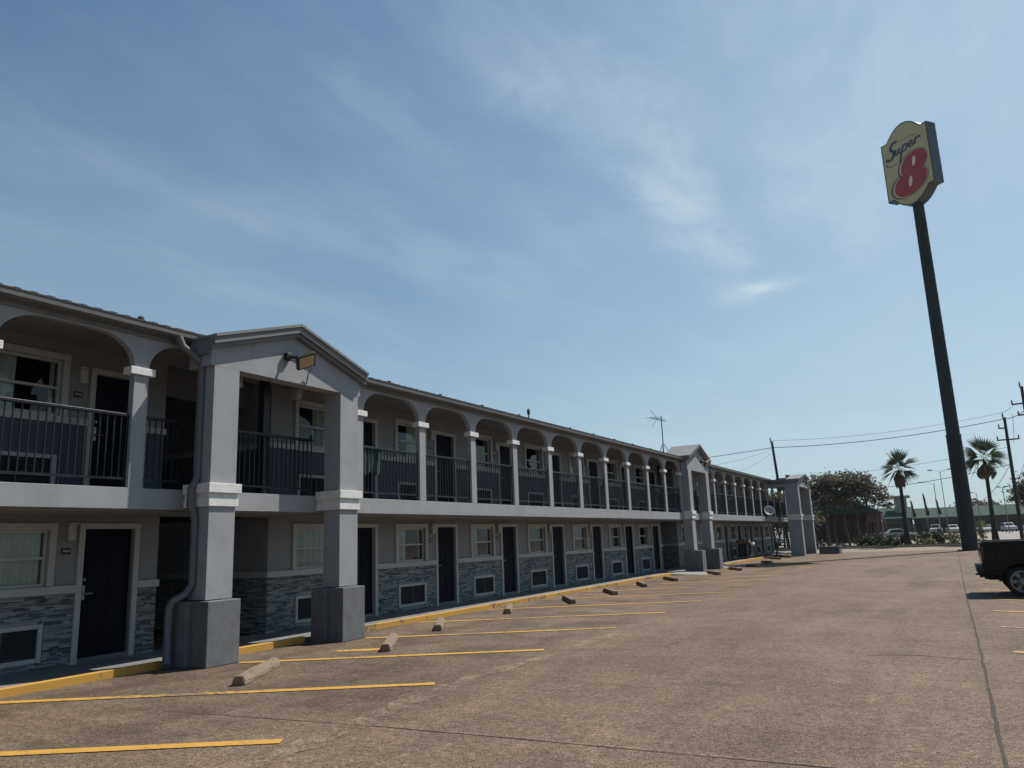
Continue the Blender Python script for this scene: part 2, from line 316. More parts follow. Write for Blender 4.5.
# ------------------------------------------------------------------ mesh helpers
class MB:
    def __init__(s): s.v = []; s.f = []
    def quad(s, a, b, c, d):
        n = len(s.v); s.v += [tuple(a), tuple(b), tuple(c), tuple(d)]; s.f.append((n, n+1, n+2, n+3))
    def tri(s, a, b, c):
        n = len(s.v); s.v += [tuple(a), tuple(b), tuple(c)]; s.f.append((n, n+1, n+2))
    def box(s, x0, x1, y0, y1, z0, z1, bev=0.0):
        if x0 > x1: x0, x1 = x1, x0
        if y0 > y1: y0, y1 = y1, y0
        if z0 > z1: z0, z1 = z1, z0
        n = len(s.v)
        if bev <= 0:
            s.v += [(x0, y0, z0), (x1, y0, z0), (x1, y1, z0), (x0, y1, z0), (x0, y0, z1), (x1, y0, z1), (x1, y1, z1), (x0, y1, z1)]
            for f in ((0, 3, 2, 1), (4, 5, 6, 7), (0, 1, 5, 4), (1, 2, 6, 5), (2, 3, 7, 6), (3, 0, 4, 7)): s.f.append(tuple(n+i for i in f))
        else:
            bm = bmesh.new()
            bmesh.ops.create_cube(bm, size=1)
            for v in bm.verts: v.co = Vector(((x0+x1)/2+v.co.x*(x1-x0), (y0+y1)/2+v.co.y*(y1-y0), (z0+z1)/2+v.co.z*(z1-z0)))
            bmesh.ops.bevel(bm, geom=bm.edges[:], offset=bev, segments=2, affect='EDGES', profile=0.5)
            s.add_bm(bm)
        return s
    def add_bm(s, bm, mtx=None):
        n = len(s.v); bm.verts.index_update()
        for v in bm.verts: s.v.append(tuple(mtx @ v.co) if mtx else tuple(v.co))
        for f in bm.faces: s.f.append(tuple(n+v.index for v in f.verts))
        bm.free()
    def add(s, o, mtx=None):
        n = len(s.v)
        s.v += [tuple(mtx @ Vector(v)) for v in o.v] if mtx else o.v
        s.f += [tuple(i+n for i in f) for f in o.f]; return s
    def prism(s, poly, d0, d1, axis):
        """poly: 2-D outline; extruded along axis ('x': (y,z) outline, 'y': (x,z), 'z': (x,y))"""
        n = len(s.v); k = len(poly)
        def P(a, b, d): return {'x': (d, a, b), 'y': (a, d, b), 'z': (a, b, d)}[axis]
        s.v += [P(a, b, d0) for a, b in poly]+[P(a, b, d1) for a, b in poly]
        s.f.append(tuple(n+i for i in range(k))); s.f.append(tuple(n+k+i for i in reversed(range(k))))
        for i in range(k):
            j = (i+1) % k; s.f.append((n+i, n+k+i, n+k+j, n+j))
        return s
    def tube(s, pts, r, seg=8, cap=True, closed=False):
        pts = [Vector(p) for p in pts]; k = len(pts); n = len(s.v)
        rs = r if isinstance(r, (list, tuple)) else [r]*k
        up = None
        for i, p in enumerate(pts):
            a = pts[i-1] if i > 0 else pts[i]; b = pts[i+1] if i < k-1 else pts[i]
            t = (b-a).normalized()
            if up is None:
                up = Vector((0, 0, 1)) if abs(t.z) < 0.9 else Vector((1, 0, 0))
            u = (up - t*up.dot(t)).normalized(); w = t.cross(u); up = u
            for j in range(seg):
                an = 2*math.pi*j/seg
                s.v.append(tuple(p+(u*math.cos(an)+w*math.sin(an))*rs[i]))
        for i in range(k-1):
            for j in range(seg):
                j2 = (j+1) % seg
                s.f.append((n+i*seg+j, n+i*seg+j2, n+(i+1)*seg+j2, n+(i+1)*seg+j))
        if cap:
            for i, rev in ((0, True), (k-1, False)):
                m = len(s.v); s.v += s.v[n+i*seg:n+(i+1)*seg]
                idx = list(range(m, m+seg)); s.f.append(tuple(reversed(idx) if rev else idx))
        return s
    def lathe(s, prof, c, axis='z', seg=20):
        """prof: list of (radius, height) about the axis through c"""
        n = len(s.v); k = len(prof)
        for r, h in prof:
            for j in range(seg):
                a = 2*math.pi*j/seg; x, y = r*math.cos(a), r*math.sin(a)
                s.v.append({'z': (c[0]+x, c[1]+y, c[2]+h), 'y': (c[0]+x, c[1]+h, c[2]+y), 'x': (c[0]+h, c[1]+x, c[2]+y)}[axis])
        for i in range(k-1):
            for j in range(seg):
                j2 = (j+1) % seg
                s.f.append((n+i*seg+j, n+i*seg+j2, n+(i+1)*seg+j2, n+(i+1)*seg+j))
        for j in range(seg):
            j2 = (j+1) % seg; s.f.append((n+(k-1)*seg+j, n+(k-1)*seg+j2, n+j2, n+j))
        return s
    def mesh(s, name, m, off=None, smooth=False, clean=True):
        me = bpy.data.meshes.new(name)
        v = s.v if off is None else [(a[0]-off[0], a[1]-off[1], a[2]-off[2]) for a in s.v]
        me.from_pydata(v, [], s.f)
        if clean:
            bm = bmesh.new(); bm.from_mesh(me); bmesh.ops.recalc_face_normals(bm, faces=bm.faces); bm.to_mesh(me); bm.free()
        me.materials.append(m if not isinstance(m, str) else M[m])
        if smooth:
            for p in me.polygons: p.use_smooth = True
        me.update()
        return me

def link(name, me, parent=None, loc=(0, 0, 0)):
    o = bpy.data.objects.new(name, me); COL.objects.link(o); o.location = loc
    if parent is not None: o.parent = parent
    return o
def wpos(o):
    p = Vector((0, 0, 0))
    while o is not None: p += o.location; o = o.parent
    return p
def part(name, mb, m, parent, smooth=False, clean=True):
    """one mesh of a thing, given in world coordinates"""
    return link(name, mb.mesh(name, m, wpos(parent), smooth, clean), parent)
def solo(name, mb, m, label=None, cat=None, group=None, kind=None, base=None, smooth=False, clean=True):
    base = base or (0, 0, 0)
    o = link(name, mb.mesh(name, m, base, smooth, clean), None, base)
    tag(o, label, cat, group, kind); return o
def tag(o, label=None, cat=None, group=None, kind=None):
    if label: o['label'] = label
    if cat: o['category'] = cat
    if group: o['group'] = group
    if kind: o['kind'] = kind
def thing(name, label, cat, loc, group=None):
    o = link(name, None, None, loc); tag(o, label, cat, group); return o
def struct(name, mb, m): return solo(name, mb, m, kind='structure')
def copy_tree(o, parent=None):
    c = o.copy(); COL.objects.link(c)
    if parent is not None: c.parent = parent
    for ch in list(o.children): copy_tree(ch, c)
    return c

# ------------------------------------------------------------------ camera
F = Vector((-0.47101356, 0.85917456, 0.19991325)); RT = Vector((0.87264945, 0.48695978, -0.03678464)); UP = Vector((0.12895415, -0.15712812, 0.97912286))
cam = bpy.data.cameras.new('camera'); co = bpy.data.objects.new('camera', cam); COL.objects.link(co)
co.matrix_world = Matrix(((RT.x, UP.x, -F.x, 0), (RT.y, UP.y, -F.y, 0), (RT.z, UP.z, -F.z, 1.727), (0, 0, 0, 1)))
cam.sensor_width = 36; cam.lens = 769.37*36/1024; cam.clip_end = 5000; cam.clip_start = 0.05
scene.camera = co

# ------------------------------------------------------------------ light and sky
SUN_AZ, SUN_EL = 29.0, 54.5
w = bpy.data.worlds.new('World'); scene.world = w; w.use_nodes = True
nt = w.node_tree; N = nt.nodes; L = nt.links
bg = N['Background']; bg.inputs['Strength'].default_value = 0.055
sky = N.new('ShaderNodeTexSky'); sky.sky_type = 'NISHITA'; sky.sun_disc = False
sky.sun_elevation = R_(SUN_EL); sky.sun_rotation = R_(SUN_AZ); sky.altitude = 10; sky.air_density = 1.0; sky.dust_density = 1.0; sky.ozone_density = 1.6
tc = N.new('ShaderNodeTexCoord')
sep = N.new('ShaderNodeSeparateXYZ'); L.new(tc.outputs['Generated'], sep.inputs[0])
def mth(op, a, b=None, c=None):
    n = N.new('ShaderNodeMath'); n.operation = op
    for i, v in enumerate((a, b, c)):
        if v is None: continue
        if isinstance(v, (int, float)): n.inputs[i].default_value = v
        else: L.new(v, n.inputs[i])
    return n.outputs[0]
zc_ = mth('MAXIMUM', sep.outputs['Z'], 0.03)
px = mth('DIVIDE', sep.outputs['X'], zc_); py = mth('DIVIDE', sep.outputs['Y'], zc_)
pc = N.new('ShaderNodeCombineXYZ'); L.new(px, pc.inputs['X']); L.new(py, pc.inputs['Y'])
def wnoise(scale, sc, det=7, rough=0.6, dist=0.0, off=0.0):
    mp = N.new('ShaderNodeMapping'); mp.inputs['Scale'].default_value = sc; mp.inputs['Location'].default_value = (off, off*0.7, off*0.3)
    L.new(pc.outputs[0], mp.inputs['Vector'])
    n = N.new('ShaderNodeTexNoise'); n.inputs['Scale'].default_value = scale; n.inputs['Detail'].default_value = det
    n.inputs['Roughness'].default_value = rough; n.inputs['Distortion'].default_value = dist
    L.new(mp.outputs[0], n.inputs['Vector']); return n.outputs['Fac']
def sramp(inp, a, b):
    n = N.new('ShaderNodeMapRange'); n.interpolation_type = 'SMOOTHSTEP'; n.inputs['From Min'].default_value = a; n.inputs['From Max'].default_value = b
    L.new(inp, n.inputs['Value']); return n.outputs[0]
streaks = mth('MULTIPLY', sramp(wnoise(1.5, (1.6, 0.42, 1), 8, 0.62, 0.5, 3.1), 0.46, 0.80), 0.11)
veil = mth('MULTIPLY', sramp(wnoise(0.5, (1, 0.6, 1), 6, 0.6, 0.3, 9.4), 0.40, 0.75), 0.10)
# wisps of cirrus strung along one band of the sky
wob = wnoise(2.6, (1, 1, 1), 6, 0.65, 0.4, 1.7)
fib = sramp(wnoise(3.0, (1.5, 0.6, 1), 8, 0.6, 0.35, 5.2), 0.36, 0.72)
wisps = None
for (cx, cy, sx, sy, amp) in ((-0.64, 1.35, 0.10, 0.22, 0.24), (-0.60, 1.62, 0.085, 0.22, 0.25), (-0.56, 1.95, 0.07, 0.28, 0.28), (-0.58, 2.40, 0.07, 0.34, 0.26),
                              (-0.62, 2.90, 0.07, 0.30, 0.24), (-0.66, 3.27, 0.09, 0.09, 0.34), (-0.55, 3.20, 0.10, 0.05, 0.36), (-0.95, 2.0, 0.4, 0.5, 0.06), (0.3, 1.7, 0.45, 0.7, 0.22),
                              (-1.72, 1.45, 0.13, 0.60, 0.14), (-1.08, 1.25, 0.08, 0.40, 0.13), (-1.42, 2.4, 0.16, 0.55, 0.16), (-2.25, 1.9, 0.16, 0.6, 0.14), (-0.2, 2.4, 0.14, 0.8, 0.18)):
    dx = mth('DIVIDE', mth('ADD', mth('SUBTRACT', px, cx), mth('MULTIPLY', mth('SUBTRACT', wob, 0.5), 0.35)), sx)
    dy = mth('DIVIDE', mth('SUBTRACT', py, cy), sy)
    g = mth('MULTIPLY', mth('POWER', 2.718, mth('MULTIPLY', mth('ADD', mth('MULTIPLY', dx, dx), mth('MULTIPLY', dy, dy)), -0.5)), amp)
    wisps = g if wisps is None else mth('ADD', wisps, g)
wisps = mth('MULTIPLY', wisps, mth('ADD', mth('MULTIPLY', fib, 0.65), 0.35))
sunward = sramp(mth('ADD', mth('MULTIPLY', sep.outputs['X'], math.sin(R_(SUN_AZ))), mth('MULTIPLY', sep.outputs['Y'], math.cos(R_(SUN_AZ)))), 0.35, 1.0)
cl = mth('MINIMUM', mth('ADD', mth('ADD', mth('ADD', streaks, veil), wisps), mth('MULTIPLY', sunward, 0.34)), 0.85)
above = sramp(sep.outputs['Z'], 0.0, 0.12)
cl = mth('MULTIPLY', cl, above)
skyc = N.new('ShaderNodeMixRGB'); skyc.blend_type = 'MULTIPLY'; skyc.inputs['Fac'].default_value = 1.0
skyc.inputs['Color2'].default_value = (0.64, 1.03, 1.22, 1); L.new(sky.outputs['Color'], skyc.inputs['Color1'])
# summer haze lying along the horizon
hz = mth('MULTIPLY', mth('POWER', 2.718, mth('MULTIPLY', mth('MAXIMUM', sep.outputs['Z'], 0.0), -4.2)), 0.82)
mh = N.new('ShaderNodeMixRGB'); mh.inputs['Color2'].default_value = (7.3, 8.7, 9.2, 1)
L.new(hz, mh.inputs['Fac']); L.new(skyc.outputs['Color'], mh.inputs['Color1'])
mx = N.new('ShaderNodeMixRGB'); mx.inputs['Color2'].default_value = (8.2, 10.0, 11.0, 1)
L.new(cl, mx.inputs['Fac']); L.new(mh.outputs['Color'], mx.inputs['Color1'])
L.new(mx.outputs['Color'], bg.inputs['Color'])

sd = bpy.data.lights.new('sun', 'SUN'); sd.energy = 4.6; sd.angle = R_(0.55); sd.color = (1.0, 0.95, 0.87)
so = bpy.data.objects.new('sun', sd); COL.objects.link(so)
sv = Vector((math.sin(R_(SUN_AZ))*math.cos(R_(SUN_EL)), math.cos(R_(SUN_AZ))*math.cos(R_(SUN_EL)), math.sin(R_(SUN_EL))))
so.rotation_euler = sv.to_track_quat('Z', 'Y').to_euler(); so.location = sv*200
scene.view_settings.view_transform = 'Standard'; scene.view_settings.look = 'None'
scene.view_settings.exposure = 0.46; scene.view_settings.gamma = 1.0

# ------------------------------------------------------------------ the ground
def sheet(x0, x1, y0, y1, z): return MB().box(x0, x1, y0, y1, z-0.02, z)
g = MB(); g.quad((-2500, -600, -0.06), (2500, -600, -0.06), (2500, 3500, -0.06), (-2500, 3500, -0.06)); struct('ground', g, 'ground')
lot = MB(); lot.quad((-40, -25, 0), (60, -25, 0), (60, 63, 0), (-40, 63, 0)); struct('parking_lot', lot, 'lot')
ap = MB(); ap.quad((-40, 63, 0), (60, 63, 0), (60, 73.6, 0), (-40, 73.6, 0)); struct('driveway_apron', ap, 'apron')
vg = MB()
# low uneven planting strip
nx, ny = 90, 8
for i in range(nx):
    for j in range(ny):
        def P(i, j):
            x = -60+120*i/nx; y = 73.8+6.2*j/ny
            z = 0.09+0.10*math.sin(j/ny*math.pi)*(0.6+0.4*math.sin(x*0.9)*math.cos(x*0.37+1))
            return (x, y, z)
        vg.quad(P(i, j), P(i+1, j), P(i+1, j+1), P(i, j+1))
struct('planting_strip', vg, 'verge')
kb = MB().box(-60, 60, 73.6, 73.8, -0.02, 0.13, 0.02); struct('street_kerb', kb, 'walk')
rd = MB(); rd.quad((-120, 80, -0.02), (160, 80, -0.02), (160, 205, -0.02), (-120, 205, -0.02)); struct('far_pavement', rd, 'road')

# joints in the concrete
rng = random.Random(3)
def seam(pts, w, m, z=0.004, name='joint', jit=0.02):
    s = MB(); P = []
    for (a, b) in zip(pts[:-1], pts[1:]):
        n = max(2, int((Vector(b)-Vector(a)).length/0.25))
        for i in range(n):
            t = i/n; P.append(Vector(a)*(1-t)+Vector(b)*t)
    P.append(Vector(pts[-1]))
    prev = None
    for i, q in enumerate(P):
        t = (P[min(i+1, len(P)-1)]-P[max(i-1, 0)]).normalized(); nrm = Vector((-t.y, t.x))
        ww = w*(0.45+0.9*rng.random()); qq = q+nrm*rng.uniform(-jit, jit)
        a, b = qq+nrm*ww/2, qq-nrm*ww/2
        if prev: s.quad((*prev[0], z), (*a, z), (*b, z), (*prev[1], z))
        prev = (a, b)
    return struct(name, s, m)
seam([(0.12, 1.5), (0.14, 6.9), (0.17, 14), (0.16, 22), (0.22, 35), (0.26, 46), (0.3, 63)], 0.030, 'seam', name='expansion_joint', jit=0.006)
seam([(-8.0, 6.1), (-5.1, 6.35), (-3.8, 6.40), (0.1, 6.5), (6, 6.6)], 0.014, 'seam', 0.004, 'saw_joint', 0.004)
seam([(-5.2, 6.37), (-3.8, 6.425), (0.1, 6.525)], 0.035, 'seam_pale', 0.005, 'saw_joint_edge', 0.006)
seam([(-5.0, 3.0), (-5.2, 4.8), (-5.55, 7.3), (-5.68, 9.2), (-5.5, 11.5), (-5.6, 16)], 0.30, 'seam_pale', 0.0055, 'pale_joint', 0.07)
seam([(-5.5, 18.2), (0.1, 18.6)], 0.02, 'seam', 0.004, 'cross_joint', 0.01)
seam([(-1.2, 12.1), (-0.6, 12.3), (0.1, 12.0)], 0.03, 'seam', 0.004, 'short_crack', 0.04)

# painted stall lines
def line_strip(s, x0, y0, x1, y1, w=0.10, z=0.008):
    d = Vector((x1-x0, y1-y0)).normalized(); n = Vector((-d.y, d.x))*w/2; k = 24
    for i in range(k):
        a = Vector((x0+(x1-x0)*i/k, y0+(y1-y0)*i/k)); b = Vector((x0+(x1-x0)*(i+1)/k, y0+(y1-y0)*(i+1)/k))
        s.quad((*(a+n), z), (*(a-n), z), (*(b-n), z), (*(b+n), z))
SL = 0.594
def stall_y(k): return 5.71+3.06*(k-1)      # where line k meets X = -10.5
fresh = MB(); worn = MB()
for k in range(-2, 15):
    y = stall_y(k); x0 = -10.72; x1 = (-5.9 if k not in (0,) else -5.6)
    if k in (2, 3): x0 = -10.05
    if k >= 9: x1 = -5.9+0.2*random.uniform(-1, 1)
    line_strip(fresh if k < 5 else worn, x0, y+SL*(x0+10.5), x1, y+SL*(x1+10.5), 0.165)
struct('stall_lines', fresh, 'line'); struct('worn_stall_lines', worn, 'line_worn')
rs = MB()
for k, y in enumerate((9.9, 12.87, 15.86, 18.67, 21.5, 24.44, 27.3, 30.2, 33.1, 36, 39, 42, 45, 48)):
    line_strip(rs, 0.55, y, 5.6, y-0.45*5, 0.14)
struct('right_stall_lines', rs, 'line_worn')

# ------------------------------------------------------------------ kerb and walkway
WX, EX = -12.45, -10.84           # wall face, kerb face
wk = MB().box(-12.70, EX-0.10, -6, 68, -0.02, 0.06); struct('walkway', wk, 'walk')
kbs = []
def kerb_run(s, y0, y1):
    n = max(1, int((y1-y0)/3.0))
    for i in range(n):
        a = y0+(y1-y0)*i/n; b = y0+(y1-y0)*(i+1)/n
        s.box(EX-0.10+0.001, EX+rng.uniform(-0.008, 0.008), a+0.004, b-0.004, -0.02, 0.115+rng.uniform(-0.004, 0.004), 0.012)
ky = MB(); kerb_run(ky, -6, 8.25); kerb_run(ky, 9.15, 11.3); kerb_run(ky, 12.2, 33.6); kerb_run(ky, 42.5, 55.8); struct('yellow_kerb', ky, 'yellow')
kg = MB(); kerb_run(kg, 62.6, 68); struct('grey_kerb', kg, 'walk')
rm = MB()
rm.prism([(EX-0.09, 0.064), (EX-0.09, -0.01), (-9.4, -0.01), (-9.4, 0.006)], 33.6, 35.75, 'y')
rm.prism([(EX-0.09, 0.064), (EX-0.09, -0.01), (-9.4, -0.01), (-9.4, 0.006)], 39.75, 42.5, 'y')
struct('concrete_ramp', rm, 'ramp')
# a dab of yellow paint in front of the second pier
pd = MB(); pd.prism([(-8.95+0.42*math.cos(a)*(1+0.2*math.sin(3*a)), 10.72+0.25*math.cos(a)+0.16*math.sin(a)) for a in [i*math.pi/9 for i in range(18)]], 0.0, 0.009, 'z')

# ------------------------------------------------------------------ the motel
bld = thing('motel_building', 'long two-storey grey motel with arched balcony, stone wainscot and three gabled porticos', 'motel', (WX, 34.0, 0.0))
P_ = 3.6115
doors_y = [14.8655+P_*k for k in range(7)]
roomsA = [8.305-P_*k for k in range(4)]
roomsB = [43.1+P_*k for k in range(7)]
DOORS = sorted(roomsA+doors_y+roomsB)
SEG = [(-6.0, 9.25), (11.85, 37.5), (40.1, 65.6)]
DW, WW = 0.90, 1.20               # clear openings
def win_c(y): return y-1.63
SPECIAL = []
def segs_of(y): return next(s for s in SEG if s[0] <= y <= s[1])
# ---- walls
def wall_strip(mb, y0, y1, z0, z1, holes, th=0.22):
    ys = sorted({y0, y1, *[h[0] for h in holes], *[h[1] for h in holes]})
    ys = [y for y in ys if y0 <= y <= y1]
    for a, b in zip(ys[:-1], ys[1:]):
        mid = (a+b)/2
        cut = sorted((max(h[2], z0), min(h[3], z1)) for h in holes if h[0] < mid < h[1] and h[3] > z0 and h[2] < z1)
        z = z0
        for c0, c1 in cut:
            if c0 > z+1e-4: mb.box(WX-th, WX, a, b, z, c0)
            z = max(z, c1)
        if z < z1-1e-4: mb.box(WX-th, WX, a, b, z, z1)
FL = [0.12, 2.74]
AC_W, AC_Z = 1.06, (0.24, 0.70)
HOLES = []
for y in DOORS:
    for fi, f in enumerate(FL):
        dz = 0 if fi == 0 else -0.02
        HOLES.append((y-DW/2, y+DW/2, f-0.2, f+2.07))
        wy = win_c(y)
        HOLES.append((wy-WW/2, wy+WW/2, 1.30 if fi == 0 else 4.00, 2.17 if fi == 0 else 4.93))
        HOLES.append((wy-AC_W/2, wy+AC_W/2, f+0.12, f+0.55))
wl = MB(); wu = MB()
rs_ = random.Random(91)
def stone_strips(mb, x, y0, y1, holes, side):
    """ledge stone laid in thin courses, each piece standing out by its own depth; side=(wall y, sign) lays it on a cross wall"""
    z = 0.062
    while z < 1.165:
        h = min(rs_.choice((0.019, 0.026, 0.033)), 1.168-z)
        y = y0
        while y < y1-0.01:
            l = min(rs_.uniform(0.06, 0.30), y1-y)
            e = y+l; ok = True
            for ha, hb, hc, hd in holes:
                if z+h > hc and z < hd:
                    if y < ha < e: e = ha
                    elif ha <= y < hb: y = hb; ok = False; break
            if not ok: continue
            d = rs_.uniform(0.002, 0.022)
            if e-y > 0.012:
                if side is None: mb.box(x-0.01, x+d, y+0.0015, e-0.0015, z+0.001, z+h-0.002)
                else:
                    w0, sg_ = side; mb.box(y+0.0015, e-0.0015, w0-0.005*sg_, w0+d*sg_, z+0.001, z+h-0.002)
            y = e
        z += h
for s0, s1 in SEG:
    hs = [h for h in HOLES if s0 <= h[0] and h[1] <= s1]
    cuts = [s0]
    for y in sorted(d for d in DOORS if s0 <= d <= s1): cuts += [y-DW/2, y+DW/2]
    cuts.append(s1)
    for a, b in zip(cuts[::2], cuts[1::2]):
        q = MB(); wall_strip(q, a, b, 0.055, 1.17, hs); stone_strips(q, WX, a, b, [(h[0]-0.10, h[1]+0.10, h[2]-0.10, h[3]+0.10) for h in hs if h[2] < 1.0 and h[3] < 1.0], None); part('stone_wainscot', q, 'stone', bld)
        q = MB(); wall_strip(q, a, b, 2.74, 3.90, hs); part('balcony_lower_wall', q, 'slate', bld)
    wall_strip(wl, s0, s1, 1.17, 2.42, hs)
    wall_strip(wu, s0, s1, 3.90, 5.30, hs)
# breezeway side walls run back through the block
BACK = -24.5
def cross_wall(y, sgn):
    a, b = (y, y-0.2*sgn)
    q = MB().box(BACK+2, WX-0.222, a, b, 0.055, 1.17); stone_strips(q, WX-0.03, -17.0, WX-0.03, [], (a, -sgn)); part('stone_wainscot', q, 'stone', bld); wl.box(BACK+2, WX-0.222, a, b, 1.17, 2.42)
    part('balcony_lower_wall', MB().box(BACK+2, WX-0.222, a, b, 2.74, 3.90), 'slate', bld); wu.box(BACK+2, WX-0.222, a, b, 3.90, 5.30)
for y, sg in ((9.25, 1), (11.85, -1), (37.5, 1), (40.1, -1), (65.6, 1), (-6.0, -1)): cross_wall(y, sg)
# back of the block, and near-black walls that paint the shade deep in the breezeways
for s0, s1 in SEG: wl.box(BACK, BACK+0.2, s0, s1, 0, 5.3)
for a, b in ((9.45, 11.65), (37.7, 39.9)): part('breezeway_shade_wall', MB().box(-19.2, -19.0, a, b, 0.1, 5.3), 'dark', bld)
part('ground_floor_wall', wl, 'wall', bld); part('balcony_wall', wu, 'wall', bld)
# chair rails
rl = MB()
for s0, s1 in SEG:
    for z0, z1, f in ((1.17, 1.295, 0.12), (3.88, 4.0, 2.74)):
        ys = [s0]
        for y in sorted(d for d in DOORS if s0 <= d <= s1): ys += [y-0.55, y+0.55]
        ys.append(s1+0.0)
        for a, b in zip(ys[::2], ys[1::2]):
            if b-a > 0.02: part('chair_rail', MB().box(WX+0.001, WX+0.05, a, b, z0, z1, 0.008), 'trim', bld)
for y, sg in ((11.85, -1), (40.1, -1)):
    for z0, z1 in ((1.17, 1.295), (3.88, 4.0)): part('chair_rail', MB().box(-16, WX+0.05, y-0.04, y-0.001, z0, z1, 0.008), 'trim', bld)
for y in (9.25, 37.5):
    for z0, z1 in ((1.17, 1.295), (3.88, 4.0)): part('chair_rail', MB().box(-16, WX+0.05, y+0.001, y+0.03, z0, z1, 0.008), 'trim', bld)
# room surfaces behind the openings, shade painted in as near-black
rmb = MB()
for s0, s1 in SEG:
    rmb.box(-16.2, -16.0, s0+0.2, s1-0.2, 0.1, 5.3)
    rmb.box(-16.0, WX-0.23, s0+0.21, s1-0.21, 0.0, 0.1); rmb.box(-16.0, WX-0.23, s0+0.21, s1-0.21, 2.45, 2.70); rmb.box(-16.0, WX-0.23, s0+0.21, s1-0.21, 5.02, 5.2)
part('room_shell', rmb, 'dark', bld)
# slab between the storeys, soffits
AX = -10.82
sb = MB()
sb.box(-12.67, AX, -6, 55.0, 2.42, 2.74, 0.006); sb.box(-12.67, AX, 55.001, 68.0, 2.42, 2.74, 0.006)
part('balcony_slab', sb, 'stucco', bld)
cf = MB().box(-12.6, AX-0.125, -6, 68, 5.24, 5.30); part('balcony_ceiling', cf, 'soffit', bld)
gs = MB().box(WX+0.06, AX-0.20, -6, 68, 2.395, 2.4185); part('walkway_ceiling', gs, 'wall', bld)
sf = MB().box(AX-0.02, AX+0.025, -6, 68, 5.125, 5.24); sf.box(AX+0.026, -10.66, -6, 68, 5.205, 5.225); part('eave_board', sf, 'rake', bld)
gt = MB()
gt.prism([(-10.69, 5.20), (-10.65, 5.20), (-10.61, 5.235), (-10.61, 5.325), (-10.69, 5.325)], -6, 56.4, 'y')
part('gutter', gt, 'gutter', bld)
# roof
rf = MB()
rf.prism([(-10.60, 5.335), (-17.5, 7.05), (-24.9, 5.27), (-24.9, 5.20), (-17.5, 6.99), (-10.60, 5.317)], -6.2, 68.2, 'y')
y = -6.0
while y < 68:
    rf.prism([(-10.61, 5.33), (-10.61, 5.352), (-17.4, 7.05), (-17.4, 7.03)], y-0.035, y+0.035, 'y'); y += 0.235
part('roof', rf, 'roof', bld)
def roof_z(x): return 5.335+(-10.60-x)*0.2486
for y, x in ((16.0, -12.5), (18.4, -12.5), (20.75, -12.5), (23.2, -12.5), (27.4, -12.5), (29.75, -12.5), (32.1, -12.5), (34.4, -12.5), (36.9, -12.5), (8.6, -12.4)):
    z = roof_z(x); p = part('roof_vent_pipe', MB().tube([(x, y, z-0.1), (x, y, z+0.17)], 0.04, 8).tube([(x, y, z+0.15), (x, y, z+0.21)], 0.055, 8), 'vent', bld)
for y in (9.3, 17.2, 21.9, 25.9):
    x = -12.2; z = roof_z(x); part('roof_box_vent', MB().box(x-0.2, x+0.2, y-0.22, y+0.22, z-0.12, z+0.06, 0.02).box(x-0.23, x+0.23, y-0.26, y+0.26, z+0.06, z+0.09, 0.01), 'vent_tan', bld)
part('roof_whirl_vent', MB().tube([(-13, 24.9, roof_z(-13)-0.1), (-13, 24.9, roof_z(-13)+0.4)], 0.025, 8).lathe([(0.02, 0.32), (0.05, 0.36), (0.06, 0.5), (0.02, 0.58)], (-13, 24.9, roof_z(-13)), 'z', 12), 'vent', bld)

# ---- doors, windows, air conditioners: one of each, then copies
def copies(proto_parts, spots):
    first = True
    for sp in spots:
        o = proto_parts if first else copy_tree(proto_parts, bld)
        first = False
        o.location = (sp[0]-bld.location.x, sp[1]-bld.location.y, sp[2]-bld.location.z)
dl = MB(); h0, h1 = 0.0, 2.06
dl.box(-0.10, -0.06, -DW/2+0.01, DW/2-0.01, 0.02, h1)
for (a, b) in ((-0.36, -0.05), (0.05, 0.36)):
    for (c, d) in ((0.18, 0.80), (0.92, 1.50), (1.60, 1.92)):
        dl.box(-0.061, -0.048, a, b, c, d, 0.006)
door = link('door', dl.mesh('door', 'door'), bld)
fm = MB()
fm.box(-0.14, 0.045, -DW/2-0.10, -DW/2, -0.062, 2.06+0.10, 0.008); fm.box(-0.14, 0.045, DW/2, DW/2+0.10, -0.062, 2.06+0.10, 0.008); fm.box(-0.14, 0.043, -DW/2+0.001, DW/2-0.001, 2.062, 2.158, 0.008)
link('frame', fm.mesh('frame', 'trim'), door)
link('threshold', MB().box(-0.16, 0.03, -DW/2+0.001, DW/2-0.001, -0.063, 0.018, 0.006).mesh('threshold', 'pipe'), door)
hd = MB().box(-0.065, -0.045, -DW/2+0.06, -DW/2+0.11, 0.92, 1.16, 0.008).tube([(-0.05, -DW/2+0.085, 1.02), (0.0, -DW/2+0.085, 1.02), (0.0, -DW/2+0.21, 1.02)], 0.012, 8).box(-0.065, -0.03, -DW/2+0.065, -DW/2+0.105, 1.22, 1.27, 0.008)
link('handle', hd.mesh('handle', 'steel'), door)
spots = [(WX, y, f) for f in (0.12, 2.74) for y in DOORS]
copies(door, spots)

